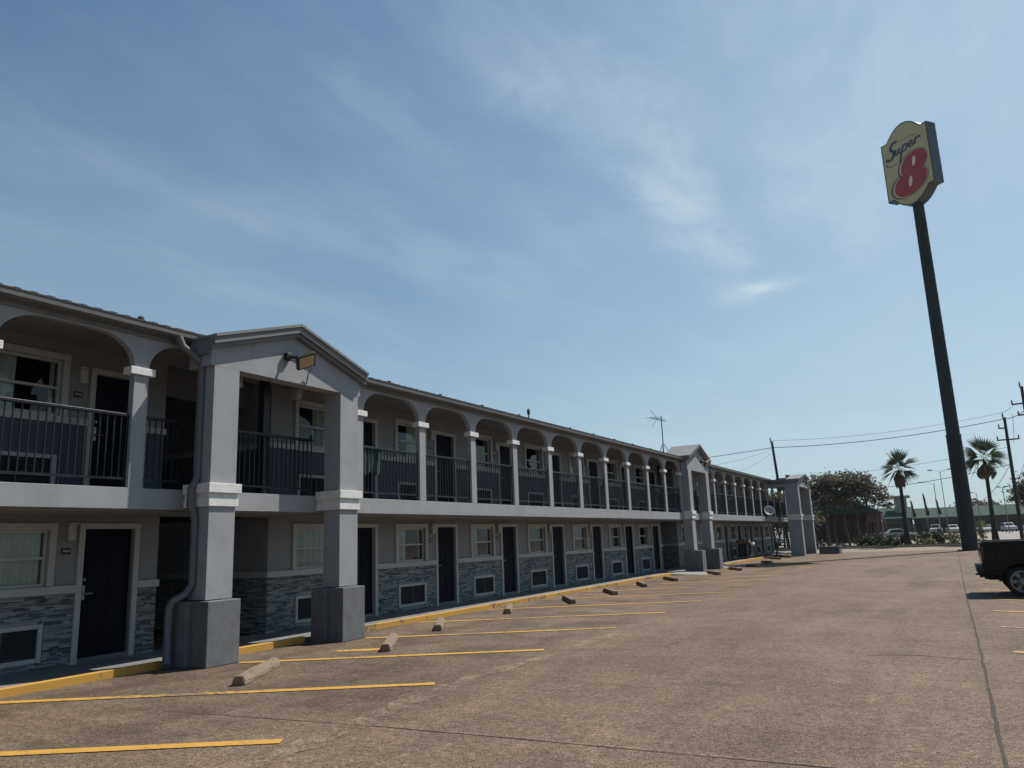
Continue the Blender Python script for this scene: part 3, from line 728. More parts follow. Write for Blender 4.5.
def curtain_mesh(y0, y1, z0, z1, seed):
    r = random.Random(seed); mb = MB(); n = max(8, int((y1-y0)/0.028)); pv = None
    ph = r.uniform(0, 6)
    for i in range(n+1):
        y = y0+(y1-y0)*i/n; x = -0.15+0.034*math.sin(i*0.95+ph+0.5*math.sin(i*0.21))+0.012*math.sin(i*0.37+ph)
        if pv: mb.quad((pv[0], pv[1], z0), (x, y, z0), (x, y, z1), (pv[0], pv[1], z1))
        pv = (x, y)
    return mb
def make_window(h, variant):
    s = MB(); t = 0.045; W2 = WW/2
    s.box(-0.10, -0.03, -W2, -W2+t, 0, h); s.box(-0.10, -0.03, W2-t, W2, 0, h); s.box(-0.10, -0.03, -W2+t, W2-t, 0, t); s.box(-0.10, -0.03, -W2+t, W2-t, h-t, h)
    s.box(-0.105, -0.035, -W2+t, W2-t, h*0.5-0.022, h*0.5+0.022, 0.005)
    o = link('window', s.mesh('window', 'sash'), bld)
    tr = MB(); q = 0.11
    tr.box(-0.02, 0.05, -W2-q, -W2, -0.0, h+q, 0.01); tr.box(-0.02, 0.05, W2, W2+q, -0.0, h+q, 0.01); tr.box(-0.02, 0.048, -W2+0.001, W2-0.001, h+0.001, h+q-0.001, 0.01)
    link('frame', tr.mesh('frame', 'trim'), o)
    gl = MB(); gl.quad((-0.07, -W2+t, t), (-0.07, W2-t, t), (-0.07, W2-t, h-t), (-0.07, -W2+t, h-t))
    link('glass', gl.mesh('glass', 'glass', clean=False), o)
    a, b = {'full': (-W2+0.02, W2-0.02), 'left': (-W2+0.02, -0.05), 'most': (-W2+0.02, W2*0.5), 'right': (0.05, W2-0.02), 'none': (W2-0.16, W2-0.02)}[variant]
    link('curtain', curtain_mesh(a, b, 0.03, h-0.02, len(variant)).mesh('curtain', 'curtain', clean=False, smooth=True), o)
    if variant in ('left', 'none', 'right'):
        c = (W2-0.12, W2-0.02) if variant == 'left' else (-W2+0.02, -W2+0.14)
        link('curtain', curtain_mesh(c[0], c[1], 0.03, h-0.02, 9).mesh('curtain', 'curtain', clean=False, smooth=True), o)
    return o
pat0 = {8.305: 'full', 14.8655: 'full'}
seq0 = ['full', 'full', 'left', 'left', 'none', 'none', 'full', 'full']
seq1 = ['most', 'right', 'left', 'none', 'full', 'left', 'none', 'most']
for f, hh, zz, seq, offs in ((0, 0.87, 1.30, seq0, 0), (1, 0.93, 4.00, seq1, 1)):
    groups = {}
    for i, y in enumerate(DOORS):
        v = seq[(i+4) % len(seq)]
        if f == 0:
            if y < 9: v = 'full'
            elif y < 16: v = 'full'
            elif y < 23: v = 'left'
            elif y < 31: v = 'none'
            else: v = ['most', 'left', 'none'][i % 3]
        else:
            if y < 9: v = 'left'
            elif y < 16: v = 'right'
        groups.setdefault(v, []).append((WX, win_c(y), zz))
    for v, sp in groups.items(): copies(make_window(hh, v), sp)
# air conditioners in their sleeves
a0 = MB(); a0.box(-0.25, -0.051, -AC_W/2+0.005, AC_W/2-0.005, 0.0, 0.43); a0.box(-0.05, 0.022, -AC_W/2+0.005, -AC_W/2+0.011, 0, 0.43); a0.box(-0.05, 0.022, AC_W/2-0.011, AC_W/2-0.005, 0, 0.43); a0.box(-0.04, 0.021, -0.012, 0.012, 0, 0.43)
k = 0.03
while k < 0.41:
    a0.prism([(-0.05, k+0.026), (0.018, k), (0.020, k+0.006), (-0.05, k+0.032)], -AC_W/2+0.012, AC_W/2-0.012, 'y'); k += 0.040
ac = link('air_conditioner', a0.mesh('air_conditioner', 'grille'), bld)
fr = MB(); q = 0.07
fr.box(-0.05, 0.05, -AC_W/2-q, -AC_W/2, -q, 0.43+q, 0.01); fr.box(-0.05, 0.05, AC_W/2, AC_W/2+q, -q, 0.43+q, 0.01)
fr.box(-0.05, 0.048, -AC_W/2+0.001, AC_W/2-0.001, 0.431, 0.43+q, 0.01); fr.box(-0.05, 0.048, -AC_W/2+0.001, AC_W/2-0.001, -q, -0.001, 0.01)
link('frame', fr.mesh('frame', 'trim'), ac)
copies(ac, [(WX, win_c(y), f+0.12) for f in FL for y in DOORS])
# number plates and wall lanterns
pl = link('number_plate', MB().box(0.001, 0.018, -0.075, 0.075, -0.05, 0.05, 0.004).mesh('number_plate', 'plate'), bld)
dg = MB()
for a in (-0.04, 0.0, 0.04): dg.box(0.0175, 0.020, a-0.012, a+0.012, -0.012, 0.02)
link('numerals', dg.mesh('numerals', 'digit'), pl)
copies(pl, [(WX, y-0.74, 1.83 if f < 1 else 4.40) for f in FL for y in DOORS])
ln = link('wall_lantern', MB().box(0.001, 0.10, -0.065, 0.065, -0.14, 0.12, 0.02).mesh('wall_lantern', 'lantern'), bld)
link('cap', MB().box(0.001, 0.115, -0.08, 0.08, 0.12, 0.15, 0.008).mesh('cap', 'trim'), ln)
copies(ln, [(WX, y-0.70, 2.13 if f < 1 else 4.72) for f in FL for y in DOORS])

# ---- arcade: columns, arches, railings
BW = 2.318
colsA = [7.58-BW*k for k in range(6, -1, -1)]
colsM = [12.82+BW*k for k in range(0, 11)]
colsB = [42.2+2.36*k for k in range(0, 11)]
cs = MB().box(-0.12, 0, -0.125, 0.125, 0, 1.76, 0.006)
col = link('column', cs.mesh('column', 'stucco'), bld)
link('capital', MB().box(-0.16, 0.045, -0.215, 0.215, 1.765, 1.885, 0.008).mesh('capital', 'band'), col)
copies(col, [(AX, y, 2.74) for y in colsA+colsM+colsB])
def arch_poly(y0, y1, sp=4.628, top=5.14, flat=5.10):
    """wall above one opening, as a strip of quads (front, back and underside); y0, y1 are column centres"""
    a, b = y0+0.125, y1-0.125
    rx, rz = min(0.62, (b-a)/2), flat-sp
    pts = [(y0, sp), (a, sp)]
    for i in range(1, 11):
        t = math.pi/2*i/10; pts.append((a+rx*(1-math.cos(t)), sp+rz*math.sin(t)))
    for i in range(10, 0, -1):
        t = math.pi/2*i/10; pts.append((b-rx*(1-math.cos(t)), sp+rz*math.sin(t)))
    pts += [(b, sp), (y1, sp)]
    mb = MB(); X0, X1 = AX-0.12, AX
    for (p, q) in zip(pts[:-1], pts[1:]):
        mb.quad((X1, p[0], p[1]), (X1, q[0], q[1]), (X1, q[0], top), (X1, p[0], top))
        mb.quad((X0, p[0], p[1]), (X0, q[0], q[1]), (X0, q[0], top+0.1), (X0, p[0], top+0.1))
        mb.quad((X0, p[0], p[1]), (X1, p[0], p[1]), (X1, q[0], q[1]), (X0, q[0], q[1]))
    mb.quad((X0, y0, sp), (X1, y0, sp), (X1, y0, top), (X0, y0, top)); mb.quad((X0, y1, sp), (X1, y1, sp), (X1, y1, top), (X0, y1, top))
    return mb
def rail_mb(y0, y1, x=AX-0.07):
    mb = MB(); f = 2.74
    mb.box(x-0.03, x+0.03, y0, y1, f+1.09, f+1.14, 0.008); mb.box(x-0.02, x+0.02, y0, y1, f+0.12, f+0.155)
    n = max(2, int(round((y1-y0)/0.115)))
    for i in range(n+1):
        y = y0+0.012+(y1-y0-0.024)*i/n
        mb.box(x-0.009, x+0.009, y-0.009, y+0.009, f+(0.0 if i in (0, n, n//2) else 0.155), f+1.10)
    return mb
bays = list(zip(colsA[:-1], colsA[1:]))+list(zip(colsM[:-1], colsM[1:]))+list(zip(colsB[:-1], colsB[1:]))
for a, b in bays:
    part('arch', arch_poly(a, b), 'stucco', bld, clean=False)
    part('railing', rail_mb(a+0.125, b-0.125), 'rail', bld)
for a, b, ra, rb in ((colsA[-1], 9.6, 7.705, 8.48), (10.95, colsM[0], 12.13, 12.70), (colsM[-1], 38.2, 36.13, 36.4)):
    part('arch', arch_poly(a, b), 'stucco', bld, clean=False)
    if rb-ra > 0.3: part('railing', rail_mb(ra, rb), 'rail', bld)
part('arch', arch_poly(39.9, colsB[0]), 'stucco', bld, clean=False)
part('railing', rail_mb(39.75, colsB[0]-0.125), 'rail', bld)

# ---- porticos
def portico(d, XF, ya, yb, wdt, name_extra, sp_half, depth_to=-10.86, apex=5.64, base=True, pier_back=-10.66, back=-13.6, setb=0.15, ev=5.06, oh=0.07):
    """two piers from ya and yb (near edges), gable front at XF; d shifts along the building"""
    ya += d; yb += d; mid = (ya+yb+wdt)/2
    fx = XF-setb
    body = MB()
    half = sp_half
    # gable wall above the opening
    body.prism([(mid-half, 4.755), (mid-half, ev), (mid, apex), (mid+half, ev), (mid+half, 4.755)], fx-0.30, fx, 'x')
    # side beams back to the building
    body.box(depth_to, fx-0.301, mid-half+0.06, mid-half+wdt-0.05, 4.755, 5.10); body.box(depth_to, fx-0.301, mid+half-wdt+0.05, mid+half-0.06, 4.755, 5.10)
    if back < -10.8: part('gable_back', MB().prism([(mid-half, ev-0.3), (mid-half, ev+0.1), (mid, apex+0.15), (mid+half, ev+0.1), (mid+half, ev-0.3)], max(back, -13.2)+0.05, max(back, -13.2)+0.15, 'x'), 'rake', bld)
    g_ = part('gable', body, 'stucco', bld)
    band_back = AX+0.002 if base else pier_back-0.03
    for y in (ya, yb):
        sh = MB().box(pier_back, fx-0.001, y+0.07, y+wdt-0.05, 0.0 if not base else 1.0, 4.7545)
        pr = part('pier', sh, 'stucco', bld)
        if base:
            bb = MB().box(XF-0.36-(setb-0.15)*0.2, XF, y, y+wdt, 0, 0.985, 0.012); bb.box(min(-10.80, pier_back-0.02), XF-0.361-(setb-0.15)*0.2, y-0.10, y+wdt+0.02, 0, 0.985, 0.012)
            part('pier_base', bb, 'stucco_base', pr)
        bd = MB()
        bd.box(band_back, fx+0.07, y+0.0, y+wdt+0.02, 2.665, 2.82, 0.008); bd.box(band_back, fx+0.035, y+0.03, y+wdt-0.01, 2.45, 2.60, 0.008); bd.box(band_back+0.002, fx+0.012, y+0.045, y+wdt-0.025, 2.60, 2.665)
        part('band', bd, 'band', pr)
    rt = MB(); sl_ = (apex-ev)/half
    ox = fx+0.16; er = ev-sl_*oh
    def rz(y): return apex-abs(y-mid)*sl_
    for s in (-1, 1):
        ye = mid+s*(half+oh)
        rt.prism([(ye, rz(ye)+0.16), (mid, apex+0.16), (mid, apex+0.21), (ye, rz(ye)+0.21)], back, ox+0.03, 'x')
    part('portico_roof', rt, 'portroof', bld)
    rk = MB()
    for s in (-1, 1):
        ye = mid+s*(half+oh)
        rk.prism([(ye, rz(ye)+0.045), (mid, apex+0.045), (mid, apex+0.159), (ye, rz(ye)+0.159)], fx+0.001, ox, 'x')
        rk.prism([(ye, rz(ye)-0.03), (mid, apex-0.03), (mid, apex+0.044), (ye, rz(ye)+0.044)], fx+0.001, ox-0.06, 'x')
        # side fascia running back to the eave
        rk.box(-10.7, fx, ye-0.02*s, mid+s*half+0.001*s, rz(ye)-0.10, rz(ye)+0.16)
    part('rake_trim', rk, 'rake', bld)
    cl_ = MB().box(depth_to, fx-0.301, mid-half+wdt-0.019, mid+half-wdt+0.019, 4.99, 5.04); part('portico_ceiling', cl_, 'soffit', bld)
    return mid
portico(0.0, -10.10, 8.43, 11.50, 0.64, '', 1.86)
portico(27.65, -10.10, 8.43, 11.50, 0.64, '', 1.86, pier_back=-10.90, setb=0.36, apex=5.90, ev=5.24, back=-11.7)
portico(0.0, -8.62, 56.55, 61.65, 0.66, '', 2.95, apex=5.52, base=False, pier_back=-9.65, back=-9.5)
part('portico_flat_roof', MB().box(-10.9, -9.45, 56.3, 62.5, 5.105, 5.26), 'rake', bld)
for d in (0, 27.65):
    part('railing', rail_mb(9.03+d, 11.55+d, -10.98), 'rail', bld)
    part('breezeway_post', MB().box(-11.15, -11.0, 10.28+d, 10.43+d, 2.74, 5.24, 0.008), 'rail', bld)
# downspout on the near side of the first portico
ds = MB()
def dsp(pts, r=0.062): ds.tube(pts, r, 10)
dsp([(-10.64, 8.08, 5.22), (-10.62, 8.15, 5.06), (-10.56, 8.34, 4.93), (-10.52, 8.47, 4.80), (-10.52, 8.48, 2.98), (-10.52, 8.44, 2.86), (-10.52, 8.36, 2.74), (-10.52, 8.36, 2.48), (-10.52, 8.42, 2.36), (-10.52, 8.46, 2.22), (-10.52, 8.46, 1.25), (-10.56, 8.38, 1.10), (-10.68, 8.24, 1.0), (-10.70, 8.20, 0.90), (-10.70, 8.20, 0.16), (-10.62, 8.14, 0.06)])
part('downspout', ds, 'pipe', bld, smooth=True)
# steel stair under the far portico
st = MB()
n = 15
for i in range(n):
    yy = 57.3+0.28*i; z = 0.02+2.72*(i+1)/n
    st.box(-10.75, -9.75, yy, yy+0.29, z-0.045, z)
for x in (-10.79, -9.74):
    st.prism([(57.15, 0.0), (57.45, 0.0), (57.3+0.28*n, 2.62), (57.3+0.28*n, 2.80), (57.2, 0.12)], x-0.02, x+0.02, 'x')
    st.tube([(x, 57.3, 1.0), (x, 57.3+0.28*n, 3.7)], 0.025, 6)
    for i in range(0, n+1, 2): st.tube([(x, 57.3+0.28*i, 0.05+2.6*i/n), (x, 57.3+0.28*i, 1.0+2.7*i/n)], 0.012, 5)
part('staircase', st, 'rail', bld)

# ------------------------------------------------------------------ things fixed to the motel
fl = thing('floodlight', 'black floodlight with amber lens below the nearest gable peak', 'floodlight', (-10.25, 10.35, 5.12))
part('mount', MB().box(-10.249, -10.16, 10.02, 10.16, 5.13, 5.27, 0.015).tube([(-10.18, 10.08, 5.2), (-10.0, 10.15, 5.16)], 0.028, 8), 'blackplastic', fl)
# housing tilted down and out
hm = Matrix.Translation((-9.95, 10.28, 5.12)) @ Matrix.Rotation(R_(24), 4, 'X') @ Matrix.Rotation(R_(-26), 4, 'Z') @ Matrix.Rotation(R_(34), 4, 'Y')
hb = MB().box(-0.05, 0.03, -0.18, 0.18, -0.15, 0.15, 0.015)
for i in range(6): hb.box(-0.09, -0.051, -0.15+0.055*i, -0.135+0.055*i, -0.12, 0.12)
part('housing', MB().add(hb, hm), 'blackplastic', fl)
part('lens', MB().add(MB().box(0.0305, 0.036, -0.145, 0.145, -0.115, 0.115), hm), 'led', fl)
part('cable', MB().tube([(-10.24, 10.6, 4.78), (-10.2, 10.6, 4.95), (-10.15, 10.58, 5.0), (-10.02, 10.5, 5.02)], 0.01, 6), 'wire', fl)
f2 = copy_tree(fl); f2.location = (-10.25, 10.35+27.55, 5.12); f2['label'] = 'black floodlight below the peak of the second, middle gable'
for o in (fl, f2): o['group'] = 'floodlights on the gables'
f3 = copy_tree(fl); f3.location = (-8.77, 59.5, 5.10); f3['label'] = 'small dark floodlight on the farthest gable beside the trees'

sdh = thing('satellite_dish', 'round white satellite dish clamped to the far balcony edge', 'satellite dish', (-10.75, 54.6, 2.9))
dm = Matrix.Translation((-10.45, 54.5, 3.08)) @ Matrix.Rotation(R_(-62), 4, 'Z') @ Matrix.Rotation(R_(62), 4, 'Y')
prof = [(0.001, 0.0)]+[(0.35*i/6, 0.09*(i/6)**2) for i in range(1, 7)]+[(0.35, 0.075), (0.2, 0.0), (0.001, -0.02)]
part('reflector', MB().add(MB().lathe(prof, (0, 0, 0), 'z', 24), dm), 'dish', sdh, smooth=True)
part('bracket', MB().tube([(-10.78, 54.6, 2.60), (-10.62, 54.6, 2.62), (-10.56, 54.57, 3.06)], 0.025, 8), 'vent', sdh)
part('feed_arm', MB().tube([(-10.5, 54.45, 2.82), (-10.2, 53.95, 2.97)], 0.014, 6).box(-10.24, -10.14, 53.88, 54.0, 2.92, 3.02, 0.01), 'vent', sdh)

an = thing('roof_antenna', 'thin television antenna on a tripod mast above the roof', 'antenna', (-13.0, 40.6, roof_z(-13)))
zb = roof_z(-13)
part('mast', MB().tube([(-13, 40.6, zb), (-13, 40.6, 8.15)], 0.03, 6), 'antenna', an)
part('tripod', MB().tube([(-13, 40.6, zb+0.75), (-13.4, 40.9, zb+0.05)], 0.02, 5).tube([(-13, 40.6, zb+0.75), (-12.6, 41.0, zb-0.1)], 0.02, 5).tube([(-13, 40.6, zb+0.75), (-12.9, 40.05, zb-0.05)], 0.02, 5), 'antenna', an)
ab = MB().tube([(-13, 38.9, 7.85), (-13, 41.3, 7.95)], 0.018, 6)
for i in range(6):
    y = 39.0+0.42*i; hl = 0.32-0.03*i
    ab.tube([(-13-hl, y-0.1, 7.87+0.018*i), (-13+hl, y-0.1, 7.87+0.018*i)], 0.010, 4)
ab.tube([(-13.15, 39.3, 8.35), (-12.98, 39.9, 7.9), (-13.15, 39.35, 7.45)], 0.014, 4)
part('boom', ab, 'antenna', an)

tw = MB(); rr = random.Random(5); pv = None
for i in range(15):
    y = 13.02+0.62*i/14; pts = []
    for s in range(9):
        t = s/8; z = 3.90-0.62*t*(1+0.06*math.sin(i*0.8)); x = AX-0.085+0.02*math.sin(i*1.1+t*2)+0.02*t*math.sin(i*0.6)
        if s == 0: x, z = AX-0.14, 3.902
        pts.append((x, y+0.03*t*math.sin(i), z))
    bk = [(AX-0.19, y, 3.89), (AX-0.20, y, 3.5)]
    pts = bk[::-1]+pts
    if pv:
        for a, b, c, d in zip(pv[:-1], pv[1:], pts[1:], pts[:-1]): tw.quad(a, b, c, d)
    pv = pts
solo('towel', tw, 'towel', 'dark green towel hung over the balcony railing beside the portico', 'towel', base=(AX-0.14, 13.3, 3.9), smooth=True, clean=False)

# housekeeping cart by the far doors
ct = thing('housekeeping_cart', 'dark housekeeping cart with linen on top by the far ground-floor doors', 'cart', (-11.55, 51.3, 0.12))
part('bag', MB().box(-11.9, -11.3, 50.75, 51.35, 0.30, 1.02, 0.08), 'cartbag', ct)
part('frame', MB().box(-12.0, -11.15, 50.72, 51.95, 0.22, 0.30, 0.01).box(-11.95, -11.2, 51.36, 51.9, 0.30, 1.05, 0.01).tube([(-11.95, 50.7, 0.3), (-11.95, 50.7, 1.2), (-11.25, 50.7, 1.2), (-11.25, 50.7, 0.3)], 0.02, 6), 'blackplastic', ct)
ls = MB()
for i in range(9): 
    x = -11.85+0.09*(i % 4)*1.9; y = 50.85+0.3*(i//3); h = rr.uniform(0.1, 0.32)
    ls.box(x-0.1, x+0.12, y-0.12, y+0.14, 1.021, 1.02+h, 0.03)
part('linen_stack', ls, 'cartcloth', ct)
part('towel_roll', MB().lathe([(0.001, 0), (0.10, 0.0), (0.11, 0.05), (0.10, 0.3), (0.001, 0.3)], (-11.12, 51.5, 0.98), 'y', 12), 'linen', ct)
for x in (-11.9, -11.25):
    for y in (50.85, 51.8): part('caster', MB().lathe([(0.02, -0.02), (0.08, -0.02), (0.08, 0.02), (0.02, 0.02)], (x, y, 0.20), 'x', 12), 'tyre', ct)

# ------------------------------------------------------------------ wheel stops
ws_near = [(-8.38, 7.54), (-8.47, 10.65), (-9.30, 13.41), (-9.55, 16.85), (-9.17, 19.62), (-9.14, 22.64), (-9.36, 26.15), (-9.31, 29.3), (-8.72, 33.5), (-8.62, 37.01), (-8.46, 40.15), (-8.72, 44.85), (-9.36, 50.7), (-9.24, 53.5)]
words = ['worn concrete wheel stop lying just outside the nearest portico piers', 'concrete wheel stop beside the nearest portico, against a dab of yellow paint',
         'third concrete wheel stop, the first one past the nearest portico', 'fourth concrete wheel stop, the first with its dark face showing',
         'second dark-faced wheel stop past the nearest portico', 'third dark-faced wheel stop past the nearest portico', 'last wheel stop before the end of the yellow kerb',
         'wheel stop lying on the edge of the pale concrete ramp', 'wheel stop at the foot of the middle portico, near pier', 'wheel stop at the far pier of the middle portico',
         'wheel stop before the first doors past the middle portico', 'thick wheel stop in front of the housekeeping cart', 'wheel stop between the cart and the steel stair', 'farthest wheel stop, in front of the steel stair']
wp = MB()
bm = bmesh.new()
sec = [(-0.085, 0), (0.085, 0), (0.085, 0.05), (0.05, 0.125), (-0.05, 0.125), (-0.085, 0.05)]
Ls = [-0.83+1.66*i/8 for i in range(9)]
vs = [[bm.verts.new((l, a, z)) for a, z in sec] for l in Ls]
for i in range(8):
    for j in range(6): bm.faces.new((vs[i][j], vs[i][(j+1) % 6], vs[i+1][(j+1) % 6], vs[i+1][j]))
bm.faces.new(vs[0]); bm.faces.new(vs[8])
bmesh.ops.recalc_face_normals(bm, faces=bm.faces)
bmesh.ops.bevel(bm, geom=[e for e in bm.edges if abs((e.verts[0].co-e.verts[1].co).x) > 0.1 or (abs(e.verts[0].co.x) > 0.8 and abs(e.verts[1].co.x) > 0.8)], offset=0.012, segments=2, affect='EDGES')
rw = random.Random(11)
for v in bm.verts: v.co += Vector((rw.uniform(-1, 1), rw.uniform(-1, 1), rw.uniform(-1, 1)*(v.co.z > 0.01)))*0.005
wp.add_bm(bm)
wme = wp.mesh('wheel_stop', 'stop')
ang = math.atan2(0.86, -0.51)
for (x, y), lb in zip(ws_near, words):
    o = link('wheel_stop', wme, None, (x-0.51*0.83, y+0.86*0.83, 0.001)); o.rotation_euler = (0, 0, ang+rw.uniform(-0.05, 0.05))
    tag(o, lb, 'wheel stop', 'concrete wheel stops along the stalls')
struct('paint_dab', pd, 'line')

# ------------------------------------------------------------------ planter by the far portico
pt = thing('planter', 'low dark concrete planter at the corner of the far portico', 'planter', (-7.6, 60.6, 0))
part('box', MB().box(-8.30, -6.95, 60.0, 61.6, 0, 0.46, 0.02).box(-8.35, -6.90, 59.95, 61.65, 0.46, 0.52, 0.015), 'planter', pt)
def leaves(mb, c, rad, n, size, rnd, flat=1.0, clump=0.0):
    for _ in range(n):
        while True:
            p = Vector((rnd.uniform(-1, 1), rnd.uniform(-1, 1), rnd.uniform(-1, 1)))
            if p.length < 1: break
        p = Vector((c[0]+p.x*rad[0], c[1]+p.y*rad[1], c[2]+p.z*rad[2]))
        leaf(mb, p, size*rnd.uniform(0.6, 1.4), rnd, flat)
def leaf(mb, p, s, rnd, flat=1.0):
    d = Vector((rnd.gauss(0, 1), rnd.gauss(0, 1), rnd.gauss(0, 1)*flat)).normalized()
    u = d.cross(Vector((rnd.gauss(0, 1), rnd.gauss(0, 1), rnd.gauss(0, 1)))).normalized()
    mb.quad(p-d*s, p+u*s*0.45, p+d*s, p-u*s*0.45)
lm = MB(); leaves(lm, (-8.1, 60.5, 0.75), (0.25, 0.3, 0.3), 60, 0.12, rr); leaves(lm, (-7.4, 60.9, 0.6), (0.5, 0.5, 0.15), 60, 0.09, rr)
part('plant', lm, 'shrub', pt, clean=False)

# ------------------------------------------------------------------ pole sign
sg = thing('pole_sign', 'tall dark pole sign with yellow face, blue script lettering and red figure eight', 'sign', (1.1, 60.3, 0))
sg_x, sg_y = 1.1, 60.3
part('pole', MB().tube([(sg_x, sg_y, 0), (sg_x, sg_y, 7.7)], [0.50, 0.46], 28).tube([(sg_x, sg_y, 7.7), (sg_x, sg_y, 11.5), (sg_x, sg_y, 25.6)], [0.42, 0.41, 0.36], 28), 'pole', sg, smooth=True)
part('collar', MB().lathe([(0.40, 7.6), (0.475, 7.6), (0.475, 7.72), (0.40, 7.76)], (sg_x, sg_y, 0), 'z', 28), 'pole', sg)
TH = -0.675; SW, ST = 4.0, 0.88; Z0, Z1 = 25.46, 30.07
su = Vector((math.cos(TH), math.sin(TH), 0)); sn = Vector((su.y, -su.x, 0))   # sn points out of the lettered face
def outline(inset=0.0):
    W2 = SW/2-inset; pts = []
    zt, zb_ = Z1-inset, Z0+inset
    n = 16; ca = 0.74*SW/2-inset*0.3
    pts.append((-W2, zb_))
    for i in range(n+1):
        t = i/n; x = -ca+2*ca*t; pts.append((x, zb_-0.92*(1-((x)/ca)**2)))
    pts.append((W2, zb_)); pts.append((W2, zt))
    for i in range(n+1):
        t = i/n; x = ca-2*ca*t; pts.append((x, zt+0.92*(1-(x/ca)**2)))
    pts.append((-W2, zt))
    return pts
C0 = Vector((1.053, 60.3, 0))
def SP(u, z, d): return C0+su*u+sn*d+Vector((0, 0, z))
def plate(mb, pts, d0, d1):
    n = len(mb.v); k = len(pts)
    mb.v += [tuple(SP(u, z, d0)) for u, z in pts]+[tuple(SP(u, z, d1)) for u, z in pts]
    mb.f.append(tuple(n+i for i in range(k))); mb.f.append(tuple(n+k+i for i in reversed(range(k))))
    for i in range(k): j = (i+1) % k; mb.f.append((n+i, n+k+i, n+k+j, n+j))
cb = MB(); plate(cb, outline(), -ST/2, ST/2); cab = part('cabinet', cb, 'cabinet', sg)
for s in (1, -1):
    fc = MB(); plate(fc, outline(0.10), s*(ST/2+0.001), s*(ST/2+0.02)); face = part('face', fc, 'signyellow', cab)
seams = MB()
for z in (3.9, 11.6, 15.4, 19.2, 23.0): seams.lathe([(0.30, -0.02), (0.47 if z < 7 else 0.425-(z-11.6)*0.0035, -0.02), (0.47 if z < 7 else 0.425-(z-11.6)*0.0035, 0.02), (0.30, 0.02)], (sg_x, sg_y, z), 'z', 28)
part('weld_seam', seams, 'pole', sg)
bpl = MB().lathe([(0.05, 0.0), (0.78, 0.0), (0.78, 0.05), (0.05, 0.05)], (sg_x, sg_y, 0.0), 'z', 28)
for i in range(8): bpl.tube([(sg_x+0.66*math.cos(i*math.pi/4), sg_y+0.66*math.sin(i*math.pi/4), 0.05), (sg_x+0.66*math.cos(i*math.pi/4), sg_y+0.66*math.sin(i*math.pi/4), 0.09)], 0.03, 6)
part('base_plate', bpl, 'pole', sg)
# lettering, drawn in face coordinates: u 0..1 left to right, v 0..1 top to bottom
def fp(u, v): return ((u-0.5)*SW, Z1-(Z1-Z0)*v)
def smooth_path(pts, n=10):
    out = []
    for i in range(len(pts)-1):
        p0 = Vector(pts[max(i-1, 0)]); p1 = Vector(pts[i]); p2 = Vector(pts[i+1]); p3 = Vector(pts[min(i+2, len(pts)-1)])
        for j in range(n):
            t = j/n
            out.append(0.5*((2*p1)+(-p0+p2)*t+(2*p0-5*p1+4*p2-p3)*t*t+(-p0+3*p1-3*p2+p3)*t**3))
    out.append(Vector(pts[-1])); return out
def stroke(mb, pts, w, d, mirror=1, pen=True):
    P = [Vector((fp(*q)[0]*mirror, fp(*q)[1])) for q in smooth_path(pts)]
    L_, R2 = [], []
    for i, q in enumerate(P):
        t = (P[min(i+1, len(P)-1)]-P[max(i-1, 0)]); t = t.normalized() if t.length > 1e-6 else Vector((1, 0)); nn = Vector((-t.y, t.x))
        ww = w*(0.65+0.5*abs(t.y)) if pen else w
        L_.append(q+nn*ww/2); R2.append(q-nn*ww/2)
    for i in range(len(P)-1):
        dd = d
        for z in (dd,):
            mb.quad(SP(*L_[i], z), SP(*L_[i+1], z), SP(*R2[i+1], z), SP(*R2[i], z))
def loop(cu, cv, ru, rv, tilt, n=28):
    pts = []
    for i in range(n):
        a = 2*math.pi*i/n; x, y = ru*math.cos(a), rv*math.sin(a)
        pts.append((cu+x+tilt*-y, cv+y))
    return pts
def disc_ring(mb, outer, inner, d, mirror):
    k = len(outer)
    for i in range(k):
        j = (i+1) % k
        A, B, C_, D = [Vector((fp(*q)[0]*mirror, fp(*q)[1])) for q in (outer[i], outer[j], inner[j], inner[i])]
        mb.quad(SP(*A, d), SP(*B, d), SP(*C_, d), SP(*D, d))
